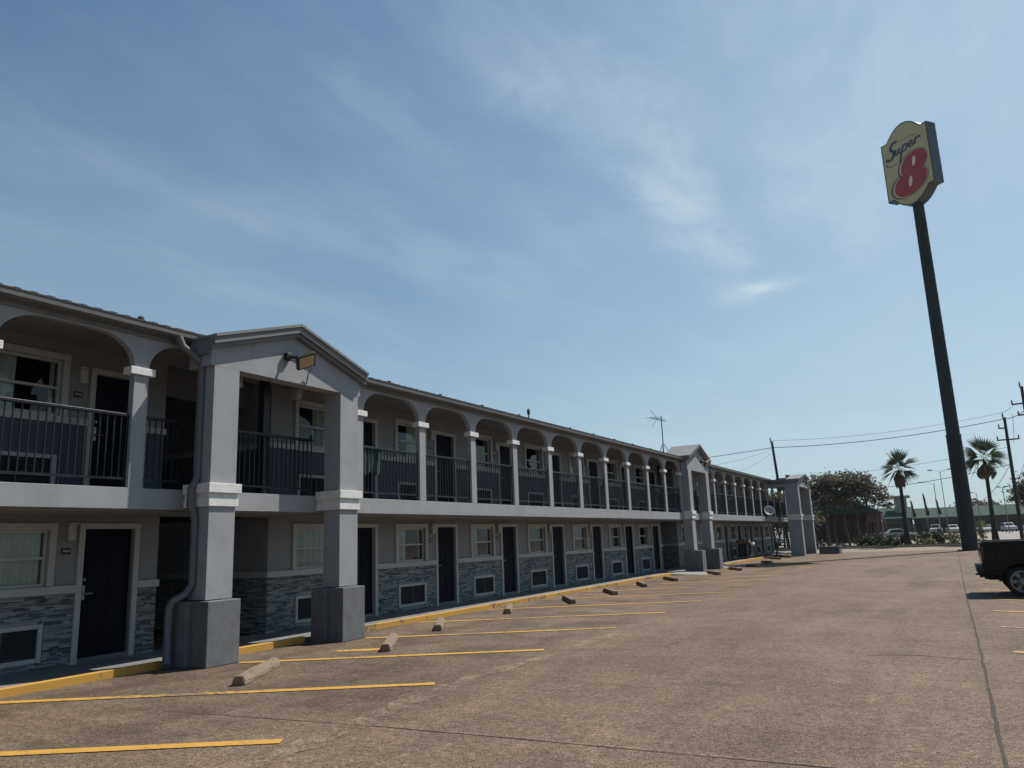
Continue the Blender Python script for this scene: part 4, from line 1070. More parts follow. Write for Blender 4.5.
for s in (1, -1):
    fob = [o for o in cab.children][0 if s == 1 else 1]
    dd = lambda k: s*(ST/2+0.02+0.006*k)
    tx = MB(); wdt = 0.20
    S_ = [(0.345, 0.085), (0.33, 0.055), (0.275, 0.06), (0.215, 0.115), (0.225, 0.165), (0.265, 0.205), (0.255, 0.265), (0.19, 0.315), (0.115, 0.305), (0.10, 0.27)]
    stroke(tx, S_, 0.22, dd(1), s)
    stroke(tx, [(0.325, 0.19), (0.30, 0.25), (0.315, 0.285), (0.355, 0.265), (0.40, 0.19)], 0.15, dd(1), s)
    stroke(tx, [(0.40, 0.19), (0.375, 0.265), (0.40, 0.285)], 0.15, dd(2), s)
    stroke(tx, [(0.485, 0.175), (0.43, 0.29), (0.365, 0.44)], 0.17, dd(1), s)
    stroke(tx, [(0.47, 0.215), (0.515, 0.18), (0.555, 0.195), (0.545, 0.25), (0.495, 0.28), (0.45, 0.27)], 0.15, dd(2), s)
    stroke(tx, [(0.605, 0.24), (0.665, 0.215), (0.675, 0.185), (0.635, 0.175), (0.60, 0.215), (0.605, 0.26), (0.655, 0.27), (0.71, 0.23)], 0.14, dd(1), s)
    stroke(tx, [(0.755, 0.165), (0.735, 0.215), (0.715, 0.265)], 0.16, dd(1), s)
    stroke(tx, [(0.735, 0.215), (0.785, 0.175), (0.835, 0.175), (0.835, 0.205)], 0.15, dd(2), s)
    # underline swash and the long stroke above
    s1_ = MB(); s2_ = MB()
    stroke(s1_, [(0.075, 0.345), (0.10, 0.405), (0.18, 0.435), (0.27, 0.43), (0.33, 0.415)], 0.075, dd(1), s)
    stroke(s2_, [(0.40, 0.10), (0.52, 0.085), (0.66, 0.095), (0.78, 0.125)], 0.05, dd(1), s)
    part('lettering', tx, 'signblue', fob, clean=False); part('swash', s1_, 'signblue', fob, clean=False); part('swash', s2_, 'signblue', fob, clean=False)
    up = loop(0.645, 0.55, 0.275, 0.195, 0.24); lo = loop(0.53, 0.83, 0.345, 0.205, 0.22)
    uh = loop(0.65, 0.52, 0.034, 0.08, 0.22); lh = loop(0.53, 0.82, 0.036, 0.085, 0.22)
    def shift(pts, du, dv, k=1.0, c=None): return [(a+du, b+dv) for a, b in pts]
    ol = MB()
    for lp, hole in ((up, uh), (lo, lh)):
        big = [(q[0]+(q[0]-sum(p[0] for p in lp)/len(lp))*0.10-0.02, q[1]+(q[1]-sum(p[1] for p in lp)/len(lp))*0.06) for q in lp]
        big2 = [(q[0]+(q[0]-sum(p[0] for p in lp)/len(lp))*0.17-0.03, q[1]+(q[1]-sum(p[1] for p in lp)/len(lp))*0.11) for q in lp]
        disc_ring(ol, big2, big, dd(0.4), s)
    part('outline', ol, 'signblue', fob, clean=False)
    e1 = MB(); disc_ring(e1, up, uh, dd(1.6), s); disc_ring(e1, lo, lh, dd(2.4), s)
    part('numeral', e1, 'signred', fob, clean=False)
    e2 = MB()
    for hole in (uh, lh):
        c = (sum(p[0] for p in hole)/len(hole), sum(p[1] for p in hole)/len(hole))
        disc_ring(e2, hole, [c]*len(hole), dd(2.0), s)
    part('numeral_hole', e2, 'signcream', fob, clean=False)

# ------------------------------------------------------------------ pickup truck
def make_truck():
    T = thing('pickup_truck', 'black crew-cab pickup truck seen tail first at the right edge', 'pickup truck', (0.40, 22.22, 0))
    ox, oy = 0.40, 22.22
    W = 1.98
    def B(mb): return MB().add(mb, Matrix.Translation((ox, oy, 0)))
    def arch(cx, r, zc, x0, x1, zlow, ztop, xr):
        pass
    zc, r, wx1, wx2 = 0.40, 0.47, 0.84, 4.62
    def side_outline():
        pts = [(0.02, 0.62), (0.0, 0.80), (0.02, 1.44), (0.10, 1.47), (2.02, 1.47), (2.04, 1.46), (2.06, 1.16), (4.05, 1.16), (4.10, 1.14), (5.55, 1.06), (5.72, 0.95), (5.76, 0.60), (5.70, 0.45)]
        def arc(cx):
            a0 = math.asin((0.48-zc)/r)
            return [(cx+r*math.cos(t), zc+r*math.sin(t)) for t in [a0+(math.pi-2*a0)*i/12 for i in range(13)]]
        pts += arc(wx2)
        pts += [(3.0, 0.42), (2.0, 0.42)]
        pts += arc(wx1)
        pts += [(0.30, 0.56)]
        return pts
    body = MB()
    so_ = side_outline()
    for y0, y1 in ((0.0, 0.07), (W-0.07, W)): body.prism(so_, y0, y1, 'y')
    # flared wheel arches
    for cx in (wx1, wx2):
        for yy in (-0.035, W+0.035):
            for i in range(14):
                t0, t1 = math.pi*i/14*0.96+0.06, math.pi*(i+1)/14*0.96+0.06
                y0, y1 = (yy, 0.0) if yy < 0 else (W, yy)
                q = [(cx+(r+d)*math.cos(t), zc+(r+d)*math.sin(t)) for d, t in ((0.0, t0), (0.06, t0), (0.06, t1), (0.0, t1))]
                body.prism(q, y0, y1, 'y')
    body.box(0.055, 2.05, 0.071, W-0.071, 0.62, 0.72)                       # bed floor
    body.box(2.0, 2.08, 0.071, W-0.071, 0.72, 1.42)
    body.box(2.08, 4.1, 0.071, W-0.071, 0.46, 1.15)                        # cab lower
    body.prism([(4.1, 0.5), (4.1, 1.135), (5.55, 1.055), (5.70, 0.94), (5.72, 0.5)], 0.071, W-0.071, 'y')
    # roof and pillars
    cabp = [(2.14, 1.16), (2.22, 1.82), (2.40, 1.90), (3.45, 1.90), (4.12, 1.16)]
    ins = [(2.24, 1.19), (2.30, 1.79), (2.42, 1.83), (3.42, 1.83), (3.98, 1.19)]
    for y0, y1 in ((0.10, 0.15), (W-0.15, W-0.10)):
        n = len(cabp)
        for i in range(n):
            j = (i+1) % n
            body.prism([cabp[i], cabp[j], ins[j], ins[i]], y0, y1, 'y')
        body.prism([(3.05, 1.18), (3.05, 1.85), (3.15, 1.85), (3.15, 1.18)], y0, y1, 'y')
    body.box(2.36, 3.46, 0.151, W-0.151, 1.86, 1.905, 0.01)
    bo = part('body', B(body), 'black', T)
    bv = bo.modifiers.new('bevel', 'BEVEL'); bv.width = 0.022; bv.segments = 3; bv.limit_method = 'ANGLE'; bv.angle_limit = R_(40)
    tr_ = MB()
    for y in (-0.004, W+0.004):
        tr_.box(0.10, 2.0, y-0.012, y+0.012, 1.02, 1.04, 0.005); tr_.box(2.1, 4.0, y-0.012, y+0.012, 0.80, 0.83, 0.005)
        for x in (2.06, 3.08, 4.06): tr_.box(x-0.006, x+0.006, y-0.006, y+0.006, 0.50, 1.15)
        tr_.box(2.2, 3.9, y-0.10 if y < 0 else y-0.05, y+0.05 if y < 0 else y+0.10, 0.40, 0.46, 0.015)
    part('side_trim', B(tr_), 'blackplastic', T)
    ww = MB()
    for cx in (wx1, wx2):
        for y0, y1 in ((0.40, 0.44), (W-0.44, W-0.40)): ww.box(cx-0.56, cx+0.56, y0, y1, 0.45, 1.0)
        for i in range(8):
            t0, t1 = math.pi*i/8, math.pi*(i+1)/8
            for y0, y1 in ((0.071, 0.40), (W-0.40, W-0.071)):
                ww.prism([(cx+0.475*math.cos(t0), zc+0.475*math.sin(t0)), (cx+0.52*math.cos(t0), zc+0.52*math.sin(t0)), (cx+0.52*math.cos(t1), zc+0.52*math.sin(t1)), (cx+0.475*math.cos(t1), zc+0.475*math.sin(t1))], y0, y1, 'y')
    part('wheel_well', B(ww), 'blackplastic', T)
    part('bed_rail_cap', B(MB().box(0.04, 2.02, -0.006, 0.09, 1.462, 1.495, 0.01).box(0.04, 2.02, W-0.09, W+0.006, 1.462, 1.495, 0.01)), 'blackplastic', T)
    tg = MB().box(-0.01, 0.06, 0.072, W-0.072, 0.72, 1.46, 0.015); t_ = part('tailgate', B(tg), 'black', T)
    part('handle', B(MB().box(-0.025, -0.011, W/2-0.16, W/2+0.16, 1.20, 1.30, 0.008)), 'blackplastic', t_)
    for y0, y1 in ((-0.004, 0.10), (W-0.10, W+0.004)):
        tl = part('tail_light', B(MB().box(-0.022, 0.06, y0, y1, 1.02, 1.36, 0.012)), 'red_lens', T)
        part('reverse_lens', B(MB().box(-0.026, 0.0, y0+0.02, y1-0.02, 1.08, 1.15)), 'clear_lens', tl)
    bp = part('bumper', B(MB().box(-0.15, 0.03, 0.03, W-0.03, 0.60, 0.80, 0.03).box(-0.17, -0.02, 0.25, W-0.25, 0.795, 0.825, 0.01)), 'blackplastic', T)
    part('hitch', B(MB().box(-0.10, 0.3, W/2-0.05, W/2+0.05, 0.47, 0.56, 0.01).box(-0.2, 0.3, 0.2, 0.26, 0.57, 0.62)), 'blackplastic', bp)
    part('exhaust_tip', B(MB().tube([(0.0, 0.22, 0.50), (0.42, 0.2, 0.50)], 0.04, 12)), 'blackplastic', T)
    gl = MB()
    for y in (0.125, W-0.125):
        gl.prism([(2.26, 1.19), (2.31, 1.79), (2.43, 1.82), (3.04, 1.82), (3.04, 1.19)], y-0.004, y+0.004, 'y'); gl.prism([(3.16, 1.19), (3.16, 1.82), (3.41, 1.82), (3.96, 1.19)], y-0.004, y+0.004, 'y')
    gl.prism([(2.12, 1.17), (2.20, 1.80), (2.22, 1.80), (2.14, 1.17)], 0.151, W-0.151, 'y'); gl.prism([(3.46, 1.88), (4.12, 1.17), (4.14, 1.17), (3.48, 1.88)], 0.151, W-0.151, 'y')
    part('window', B(gl), 'carglass', T)
    for y, s in ((0.02, -1), (W-0.02, 1)):
        part('door_handle', B(MB().box(2.35, 2.55, y-0.03 if s < 0 else y, y if s < 0 else y+0.03, 1.0, 1.04, 0.008)), 'black', T)
        part('mirror', B(MB().box(3.75, 3.88, (-0.20 if s < 0 else W+0.02), (-0.02 if s < 0 else W+0.20), 1.20, 1.42, 0.02)), 'blackplastic', T)
        part('headlight', B(MB().box(5.60, 5.735, 0.06 if s < 0 else W-0.36, 0.36 if s < 0 else W-0.06, 0.80, 0.96, 0.015)), 'clear_lens', T)
    part('grille', B(MB().box(5.70, 5.74, 0.4, W-0.4, 0.70, 0.98, 0.015)), 'blackplastic', T)
    for cx in (wx1, wx2):
        for y, s in ((0.13, -1), (W-0.13, 1)):
            tr = MB().lathe([(0.27, -0.125), (0.36, -0.125), (0.395, -0.09), (0.40, 0.0), (0.395, 0.09), (0.36, 0.125), (0.27, 0.125)], (cx, y, 0.40), 'y', 40)
            ty = part('wheel', B(tr), 'tyre', T)
            rm_ = MB(); fy = y+s*0.10
            rm_.lathe([(0.245, -0.03), (0.285, -0.03), (0.285, 0.035), (0.245, 0.035)], (cx, fy, 0.40), 'y', 40)
            rm_.lathe([(0.001, -0.02), (0.075, -0.02), (0.065, 0.03), (0.001, 0.03)], (cx, fy, 0.40), 'y', 20)
            for q in range(6):
                for e in (-0.13, 0.13):
                    a = 2*math.pi*q/6; a2 = a+e
                    d0 = Vector((math.cos(a), math.sin(a))); d1 = Vector((math.cos(a2*1.0), math.sin(a2)))
                    pA = d0*0.05; pB = d1*0.255; nn = Vector((-(pB-pA).y, (pB-pA).x)).normalized()*0.019
                    rm_.prism([(cx+(pA+nn).x, 0.40+(pA+nn).y), (cx+(pB+nn*1.2).x, 0.40+(pB+nn*1.2).y), (cx+(pB-nn*1.2).x, 0.40+(pB-nn*1.2).y), (cx+(pA-nn).x, 0.40+(pA-nn).y)], fy-0.015, fy+0.022, 'y')
            part('rim', B(rm_), 'rim', ty)
            part('brake_disc', B(MB().lathe([(0.02, -0.01), (0.19, -0.01), (0.19, 0.01), (0.02, 0.01)], (cx, fy-s*0.06, 0.40), 'y', 24).lathe([(0.02, -0.005), (0.26, -0.005), (0.26, 0.005), (0.02, 0.005)], (cx, fy-s*0.12, 0.40), 'y', 24)), 'vent', ty)
    part('chassis', B(MB().box(0.1, 5.4, 0.5, 0.62, 0.42, 0.60).box(0.1, 5.4, W-0.62, W-0.5, 0.42, 0.60).tube([(wx1, 0.25, 0.4), (wx1, W-0.25, 0.4)], 0.06, 8).tube([(wx2, 0.25, 0.4), (wx2, W-0.25, 0.4)], 0.05, 8)), 'blackplastic', T)
    T.location = (0.615, 22.2, 0); T.scale = (0.9, 0.9, 0.87)
    return T
make_truck()

# ------------------------------------------------------------------ utility poles and wires
def utility(x, y, top, lean, label, arms, trans=False):
    T = thing('utility_pole', label, 'utility pole', (x, y, 0), 'wooden utility poles by the street')
    dx = lean
    def at(z): return (x+dx*z/top, y, z)
    part('pole', MB().tube([at(-0.2), at(top/2), at(top)], [0.17, 0.15, 0.12], 12), 'wood', T, smooth=True)
    for z, a, b, dy in arms:
        p = at(z); mb = MB().box(p[0]+a, p[0]+b, y-0.06, y+0.06, z-0.06, z+0.06)
        c = part('crossarm', mb, 'wood', T)
        for xx in (a+0.06, b-0.06):
            if abs(xx) < 0.3: continue
            part('insulator', MB().lathe([(0.03, 0), (0.07, 0.05), (0.05, 0.12), (0.075, 0.18), (0.04, 0.28), (0.02, 0.36)], (p[0]+xx, y, z+0.06), 'z', 10), 'ceramic', c)
    p = at(top); part('insulator', MB().lathe([(0.03, -0.1), (0.07, 0.02), (0.05, 0.12), (0.08, 0.2), (0.04, 0.34), (0.02, 0.5)], (p[0]-0.12, y, top), 'z', 10), 'ceramic', T)
    if trans:
        q = at(top*0.62); part('transformer', MB().lathe([(0.02, 0), (0.26, 0.02), (0.26, 0.75), (0.18, 0.85), (0.02, 0.86)], (q[0]-0.42, y, q[2]), 'z', 16), 'ceramic', T)
    return T
# left pole stands behind the motel, the other two by the street on the right
utility(-14.5, 84.0, 11.0, -0.6, 'leaning wooden utility pole rising behind the motel roof', [(7.05, -0.2, 0.9, 0)], False)
utility(5.75, 85.0, 11.4, 0.15, 'utility pole with low crossarm just right of the right palm', [(9.3, -0.85, 0.95, 0), (10.4, -0.6, 0.1, 0)])
utility(7.1, 80.0, 13.4, 0.1, 'tallest utility pole, cut by the right edge of the photo', [(11.9, -0.95, 0.1, 0), (10.9, -0.6, 0.6, 0)], False)
part('street_lamp_head', MB().box(-14.0, -13.65, 83.8, 84.2, 7.1, 7.4, 0.05), 'ceramic', [o for o in COL.objects if o.name.startswith('utility_pole')][0])
def wire(a, b, sag, label, r=0.022, grp='power lines strung between the poles'):
    a, b = Vector(a), Vector(b); pts = []
    for i in range(25):
        t = i/24; p = a.lerp(b, t); p.z -= sag*4*t*(1-t); pts.append(p)
    solo('power_line', MB().tube(pts, r, 5), 'wire', label, 'power line', grp, base=tuple(a), clean=False)
A1 = (-15.2, 84, 11.1); B1 = (5.78, 85, 11.85)
wire(A1, (5.78, 85, 11.85), 0.55, 'uppermost thin power line crossing from the left pole to the right pole', 0.016)
wire((5.78, 85, 11.85), (6.6, 80, 12.0), 0.1, 'short top wire between the two right-hand poles', 0.016)
wire((-15.05, 84, 10.35), (5.88, 85, 11.25), 0.5, 'thick power line just under the uppermost, behind the sign pole', 0.035)
wire((5.88, 85, 11.25), (7.05, 80, 11.2), 0.15, 'short thick wire between the two right-hand poles', 0.03)
wire((-15.05, 84, 10.35), (-46, 82, 9.6), 0.5, 'thick power line running left from the pole behind the motel', 0.03)
wire((-14.7, 84, 7.1), (5.75, 85, 8.6), 0.5, 'faint lower wire passing behind the left palm crown', 0.016)
wire((-8.5, 92, 5.8), (5.7, 85, 7.0), 0.35, 'service wire from the oak crown to the right pole', 0.028)
wire((-15.05, 84, 10.2), (-16.9, 62, 7.0), 0.2, 'left of two service wires dropping to the motel roof', 0.014)
wire((-15.0, 84, 9.9), (-15.3, 66, 6.6), 0.2, 'right of two service wires dropping to the motel roof', 0.014)
wire((5.75, 85, 7.0), (3.0, 95, 3.8), 0.5, 'slack wire looping down beside the right palm trunk', 0.022)
wire((6.2, 80, 11.0), (6.3, 84.8, 8.9), 0.2, 'drop wire from the tallest pole to the crossarm', 0.018)
wire((6.95, 80, 8.2), (5.9, 85, 5.0), 0.3, 'lower drop wire between the right-hand poles', 0.018)

# ------------------------------------------------------------------ palms
def palm(x, y, h, lean, crown_r, label, seed, skirt_ball):
    rnd = random.Random(seed)
    T = thing('palm_tree', label, 'palm tree', (x, y, 0.08), 'fan palms in the planting strip')
    pts = [(x+lean*(z/h)**1.4, y, z) for z in [h*i/10 for i in range(11)]]
    rad = [0.32, 0.25, 0.20, 0.18, 0.165, 0.155, 0.148, 0.143, 0.14, 0.135, 0.13]
    part('trunk', MB().tube(pts, rad, 14), 'palmbark', T, smooth=True)
    top = Vector((x+lean, y, h+0.25))
    cr = MB()
    def frond(az, el, ln, droop, fan):
        d = Vector((math.cos(az)*math.cos(el), math.sin(az)*math.cos(el), math.sin(el)))
        side = d.cross(Vector((0, 0, 1))).normalized(); upv = side.cross(d).normalized()
        ro_ = rnd.uniform(-1.0, 1.0); side, upv = side*math.cos(ro_)+upv*math.sin(ro_), upv*math.cos(ro_)-side*math.sin(ro_)
        base = top+d*0.12; hub = base+d*ln*0.26+Vector((0, 0, -droop*0.10*ln))
        cr.quad(base-side*0.03, base+side*0.03, hub+side*0.02, hub-side*0.02)
        n = 9
        for i in range(n):
            a = (i/(n-1)-0.5)*2*fan
            dd = (d*math.cos(a)+side*math.sin(a)).normalized()
            l = ln*0.84*(0.50+0.50*math.cos(a*1.1))*rnd.uniform(0.88, 1.08)
            w = 0.06*ln
            sd = (d*-math.sin(a)+side*math.cos(a)).normalized()
            mid = hub+dd*l*0.6+Vector((0, 0, -droop*0.10*l)); tip = hub+dd*l+Vector((0, 0, -droop*0.30*l))+upv*rnd.uniform(-0.05, 0.05)
            k = upv*0.25*w
            cr.quad(hub-sd*w*0.3, hub+sd*w*0.3, mid+sd*w*0.55+k, mid-sd*w*0.55+k); cr.tri(mid-sd*w*0.55+k, mid+sd*w*0.55+k, tip)
    for i in range(21):
        az = i*2.399+rnd.uniform(-0.3, 0.3); t = i/20
        el = R_(80-115*t)+rnd.uniform(-0.12, 0.12)
        frond(az, el, crown_r*rnd.uniform(0.82, 1.08), 0.25+0.8*t, R_(36))
    part('fronds', cr, 'palm', T, clean=False)
    sk = MB()
    for i in range(170):
        az = rnd.uniform(0, 6.28)
        if skirt_ball:
            zt = rnd.uniform(-0.1, -0.7); rr_ = 0.18; ro = 0.62*math.sin(min(1, (-zt+0.25)/0.9)*math.pi*0.62)+0.12; l = rnd.uniform(0.5, 0.8)
        else:
            zt = rnd.uniform(0.1, -0.55); ro = 0.46-0.1*(-zt); rr_ = 0.2; l = rnd.uniform(0.5, 0.9)
        zt -= 0.55; a = top+Vector((math.cos(az)*rr_, math.sin(az)*rr_, zt)); b = top+Vector((math.cos(az)*ro, math.sin(az)*ro, zt-l*0.55)); c = top+Vector((math.cos(az)*ro*0.75, math.sin(az)*ro*0.75, zt-l))
        s_ = Vector((-math.sin(az), math.cos(az), 0))*0.06
        sk.quad(a-s_, a+s_, b+s_*1.6, b-s_*1.6); sk.quad(b-s_*1.6, b+s_*1.6, c+s_*0.3, c-s_*0.3)
    part('dead_frond_skirt', sk, 'skirt', T, clean=False)
palm(-3.2, 75.5, 6.55, 0.02, 1.75, 'fan palm left of the sign pole, narrow dead-frond skirt', 21, False)
palm(3.28, 76.0, 7.0, 0.10, 1.75, 'fan palm right of the sign pole with round dead-frond ball', 22, True)

# ------------------------------------------------------------------ trees and shrubs
def tree(name, label, x, y, blobs, trunks, n, size, m, seed, group='broadleaf trees by the street', cat='tree'):
    rnd = random.Random(seed)
    T = thing(name, label, cat, (x, y, 0), group)
    tk = MB()
    tips = []
    for bx, by, tz, r0, fork in trunks:
        p0 = Vector((x+bx, y+by, -0.1)); p1 = Vector((x+bx*1.1+rnd.uniform(-0.2, 0.2), y+by, tz*0.55)); p2 = Vector((x+bx*1.3, y+by*1.2, tz))
        tk.tube([p0, p1, p2], [r0, r0*0.75, r0*0.5], 8)
        for i in range(fork):
            b = blobs[rnd.randrange(len(blobs))]; q = Vector((x+b[0], y+b[1], b[2]))
            md = p2.lerp(q, 0.5)+Vector((rnd.uniform(-0.3, 0.3), rnd.uniform(-0.3, 0.3), 0.2))
            tk.tube([p1.lerp(p2, rnd.uniform(0.4, 1)), md, q], [r0*0.42, r0*0.25, r0*0.10], 6)
    part('trunk', tk, 'bark', T, smooth=True)
    cr = MB()
    tot = sum(b[3]*b[4]*b[5] for b in blobs)
    for b in blobs:
        k = int(n*b[3]*b[4]*b[5]/tot)
        # clumps of leaves in each lobe
        nc = max(6, k//22)
        for _ in range(nc):
            while True:
                d = Vector((rnd.uniform(-1, 1), rnd.uniform(-1, 1), rnd.uniform(-1, 1)))
                if 0.25 < d.length < 1: break
            c = Vector((x+b[0]+d.x*b[3], y+b[1]+d.y*b[4], b[2]+d.z*b[5]))
            cs_ = rnd.uniform(0.18, 0.42)*(b[3]/1.4)
            for _ in range(22): leaf(cr, c+Vector((rnd.gauss(0, cs_), rnd.gauss(0, cs_), rnd.gauss(0, cs_*0.6))), size*rnd.uniform(0.6, 1.4), rnd, 0.6)
    part('crown', cr, m, T, clean=False)
tree('oak_tree', 'bushy live oak directly beyond the far portico', -10.35, 81.0,
     [(-1.2, 0, 5.6, 1.3, 1.5, 0.9), (0, 0.4, 6.2, 1.5, 1.6, 0.9), (1.1, 0, 6.3, 1.3, 1.5, 0.85), (0.2, 0, 5.0, 2.0, 1.6, 0.8), (-1.6, 0, 4.4, 1.2, 1.3, 0.8), (1.2, 0.5, 4.4, 1.2, 1.4, 0.7)],
     [(-0.9, 0, 3.4, 0.14, 5), (0.1, 0.3, 3.6, 0.16, 6), (0.8, -0.2, 3.5, 0.12, 5)], 4600, 0.15, 'oak', 31)
tree('oak_tree', 'spreading live oak in front of the red brick restaurant', -7.4, 80.5,
     [(-0.8, 0, 6.2, 1.3, 1.5, 0.8), (0.4, 0, 6.0, 1.4, 1.5, 0.8), (1.4, 0, 5.2, 1.3, 1.4, 0.75), (2.2, 0, 4.3, 1.0, 1.2, 0.55), (0.2, 0, 4.9, 1.8, 1.6, 0.7), (-1.2, 0.3, 4.7, 1.1, 1.4, 0.8), (2.75, 0, 3.75, 0.5, 0.8, 0.22)],
     [(-0.9, 0, 3.4, 0.13, 5), (0.0, 0.2, 3.6, 0.15, 6), (0.7, 0, 3.5, 0.12, 6), (1.3, -0.1, 3.2, 0.10, 5)], 4600, 0.15, 'oak', 32)
tree('oak_tree', 'low oak seen through the far balcony arches behind the motel', -14.2, 77.0,
     [(-0.8, 0, 4.4, 1.3, 1.4, 0.8), (0.8, 0, 4.3, 1.3, 1.4, 0.8), (0, 0, 3.6, 1.6, 1.4, 0.6)], [(-0.3, 0, 2.8, 0.14, 5), (0.5, 0.2, 2.7, 0.12, 5)], 5000, 0.17, 'oak', 34)
tree('oak_tree', 'dark tree beyond the gap between the last doors and the steel stair', -17.4, 100.0,
     [(-2.2, 0, 3.2, 2.0, 1.6, 1.8), (0, 0, 3.4, 2.0, 1.6, 1.9), (2.2, 0, 3.2, 2.0, 1.6, 1.8)], [(-0.8, 0, 2.6, 0.16, 5), (0.8, 0.2, 2.6, 0.14, 5)], 5000, 0.2, 'oak', 35)
tree('oak_tree', 'live oak at the right edge behind the tallest pole', 7.5, 96.0,
     [(-0.6, 0, 4.6, 1.2, 1.4, 1.0), (0.8, 0, 5.4, 1.6, 1.6, 1.1), (2.2, 0, 5.6, 1.6, 1.6, 1.1), (2.6, 0.3, 4.2, 1.6, 1.6, 0.9), (0.6, 0, 3.7, 1.4, 1.4, 0.6)],
     [(0.7, 0, 3.2, 0.16, 7), (1.2, 0.2, 3.0, 0.15, 6)], 7000, 0.18, 'oak', 33)
def shrub(x, y, h, wd, label, m, seed, n=420, size=0.11, name='shrub', grp='shrubs in the planting strip'):
    rnd = random.Random(seed); T = thing(name, label, 'shrub', (x, y, 0.12), grp)
    st_ = MB()
    for i in range(7):
        a = rnd.uniform(0, 6.28); q = wd*0.35*rnd.random()
        st_.tube([(x+0.05*math.cos(a), y+0.05*math.sin(a), 0.05), (x+q*math.cos(a), y+q*math.sin(a), h*0.75)], [0.03, 0.01], 5)
    part('stems', st_, 'bark', T)
    cr = MB()
    for _ in range(n//14):
        a = rnd.uniform(0, 6.28); q = wd*0.5*math.sqrt(rnd.random()); z = 0.12+h*(0.15+0.80*rnd.random())*(1-0.35*(q/(wd*0.5))**2)
        for _ in range(14): leaf(cr, Vector((x+q*math.cos(a)+rnd.gauss(0, 0.13), y+q*math.sin(a)*0.7+rnd.gauss(0, 0.13), max(0.12, z+rnd.gauss(0, 0.10)))), size*rnd.uniform(0.6, 1.4), rnd)
    part('foliage', cr, m, T, clean=False)
for i, (ppx, yy, h, wd, lb, m, n) in enumerate([
    (-6.75, 76.0, 1.05, 1.9, 'wide dark shrub under the spreading oak', 'shrub', 700),
    (-5.75, 75.6, 1.15, 1.6, 'dark round shrub in front of the red brick porch', 'shrub', 600),
    (-4.75, 75.4, 1.0, 1.3, 'shrub between the red brick porch and the left palm', 'shrub', 420),
    (-3.75, 76.2, 1.25, 1.3, 'bushy shrub leaning against the left palm trunk', 'shrub', 500),
    (-4.05, 74.4, 0.38, 0.5, 'small dark tuft at the kerb just left of the left palm', 'shrub', 120),
    (-5.15, 74.3, 0.32, 0.45, 'small dark tuft at the kerb below the red brick porch', 'shrub', 100),
    (-8.35, 74.3, 0.34, 0.5, 'lone dark tuft at the kerb beside the far planter', 'shrub', 110),
    (-2.15, 77.2, 1.2, 1.6, 'loose shrub right of the left palm', 'shrub', 450),
    (-1.35, 77.5, 1.15, 1.5, 'middle shrub of the row between palm and sign pole', 'shrub', 450),
    (-0.65, 76.4, 1.35, 1.7, 'darkest, fullest shrub of the row left of the sign pole', 'shrub', 650),
    (0.25, 75.6, 1.1, 0.9, 'pale yellowish shrub touching the sign pole', 'shrub_light', 260),
    (2.55, 82.0, 1.9, 0.8, 'slim pale shrub peeking out right of the sign pole', 'shrub_light', 300),
    (-1.65, 74.8, 0.6, 0.9, 'low pale shrub in front of the row left of the sign pole', 'shrub_light', 200)]):
    shrub(ppx, yy, h, wd, lb, m, 50+i, n)
shrub(-16.6, 76.5, 1.5, 1.6, 'yellow-green bush seen through the gap beside the steel stair', 'yellowbush', 90, 420, grp=None, name='bush')
gr = MB(); rg = random.Random(77)
for _ in range(9000):
    x = rg.uniform(-20, 14); y = 73.85+abs(rg.gauss(0, 0.7)) if rg.random() < 0.7 else rg.uniform(73.9, 79.9)
    if math.sin(x*0.7+y)+math.sin(x*0.23+2) < -0.6 and y > 74.5: continue
    z = 0.08; hh = rg.uniform(0.08, 0.22); a = rg.uniform(0, 6.28); dx, dy = math.cos(a)*0.05, math.sin(a)*0.05
    gr.tri((x-dx, y-dy, z), (x+dx, y+dy, z), (x+rg.uniform(-0.08, 0.08), y+rg.uniform(-0.08, 0.08), z+hh))
solo('grass', gr, 'grass', kind='stuff', label='dry grass along the street kerb', clean=False)

# ------------------------------------------------------------------ far buildings
rb = thing('brick_restaurant', 'dark red brick restaurant with green roof behind the oaks', 'restaurant', (-10.5, 108, 0))
part('wall', MB().box(-15.5, -8.2, 104, 116, 0, 3.45), 'redbrick', rb)
part('roof', MB().prism([(-16.1, 3.45), (-14.0, 5.2), (-9.8, 5.2), (-7.2, 3.45)], 103.2, 116.8, 'y'), 'shoproof', rb)
ph = part('porch', MB().box(-8.4, -6.9, 103.0, 106, 2.35, 3.45), 'redbright', rb)
part('porch_roof', MB().prism([(-9.2, 3.46), (-8.2, 4.2), (-6.6, 3.46)], 102.6, 106.4, 'y'), 'shoproof', rb)
for x in (-8.15, -7.7, -7.25, -6.98): part('post', MB().box(x-0.09, x+0.09, 103.05, 103.25, 0, 2.35), 'redbright', ph)
part('porch_wall', MB().box(-8.2, -6.95, 105, 106, 0, 2.35), 'redbrick', rb)
for x in (-14.4, -12.8, -11.2, -9.6): part('window', MB().box(x-0.5, x+0.5, 103.95, 104.001, 1.0, 2.4), 'shopglass', rb)

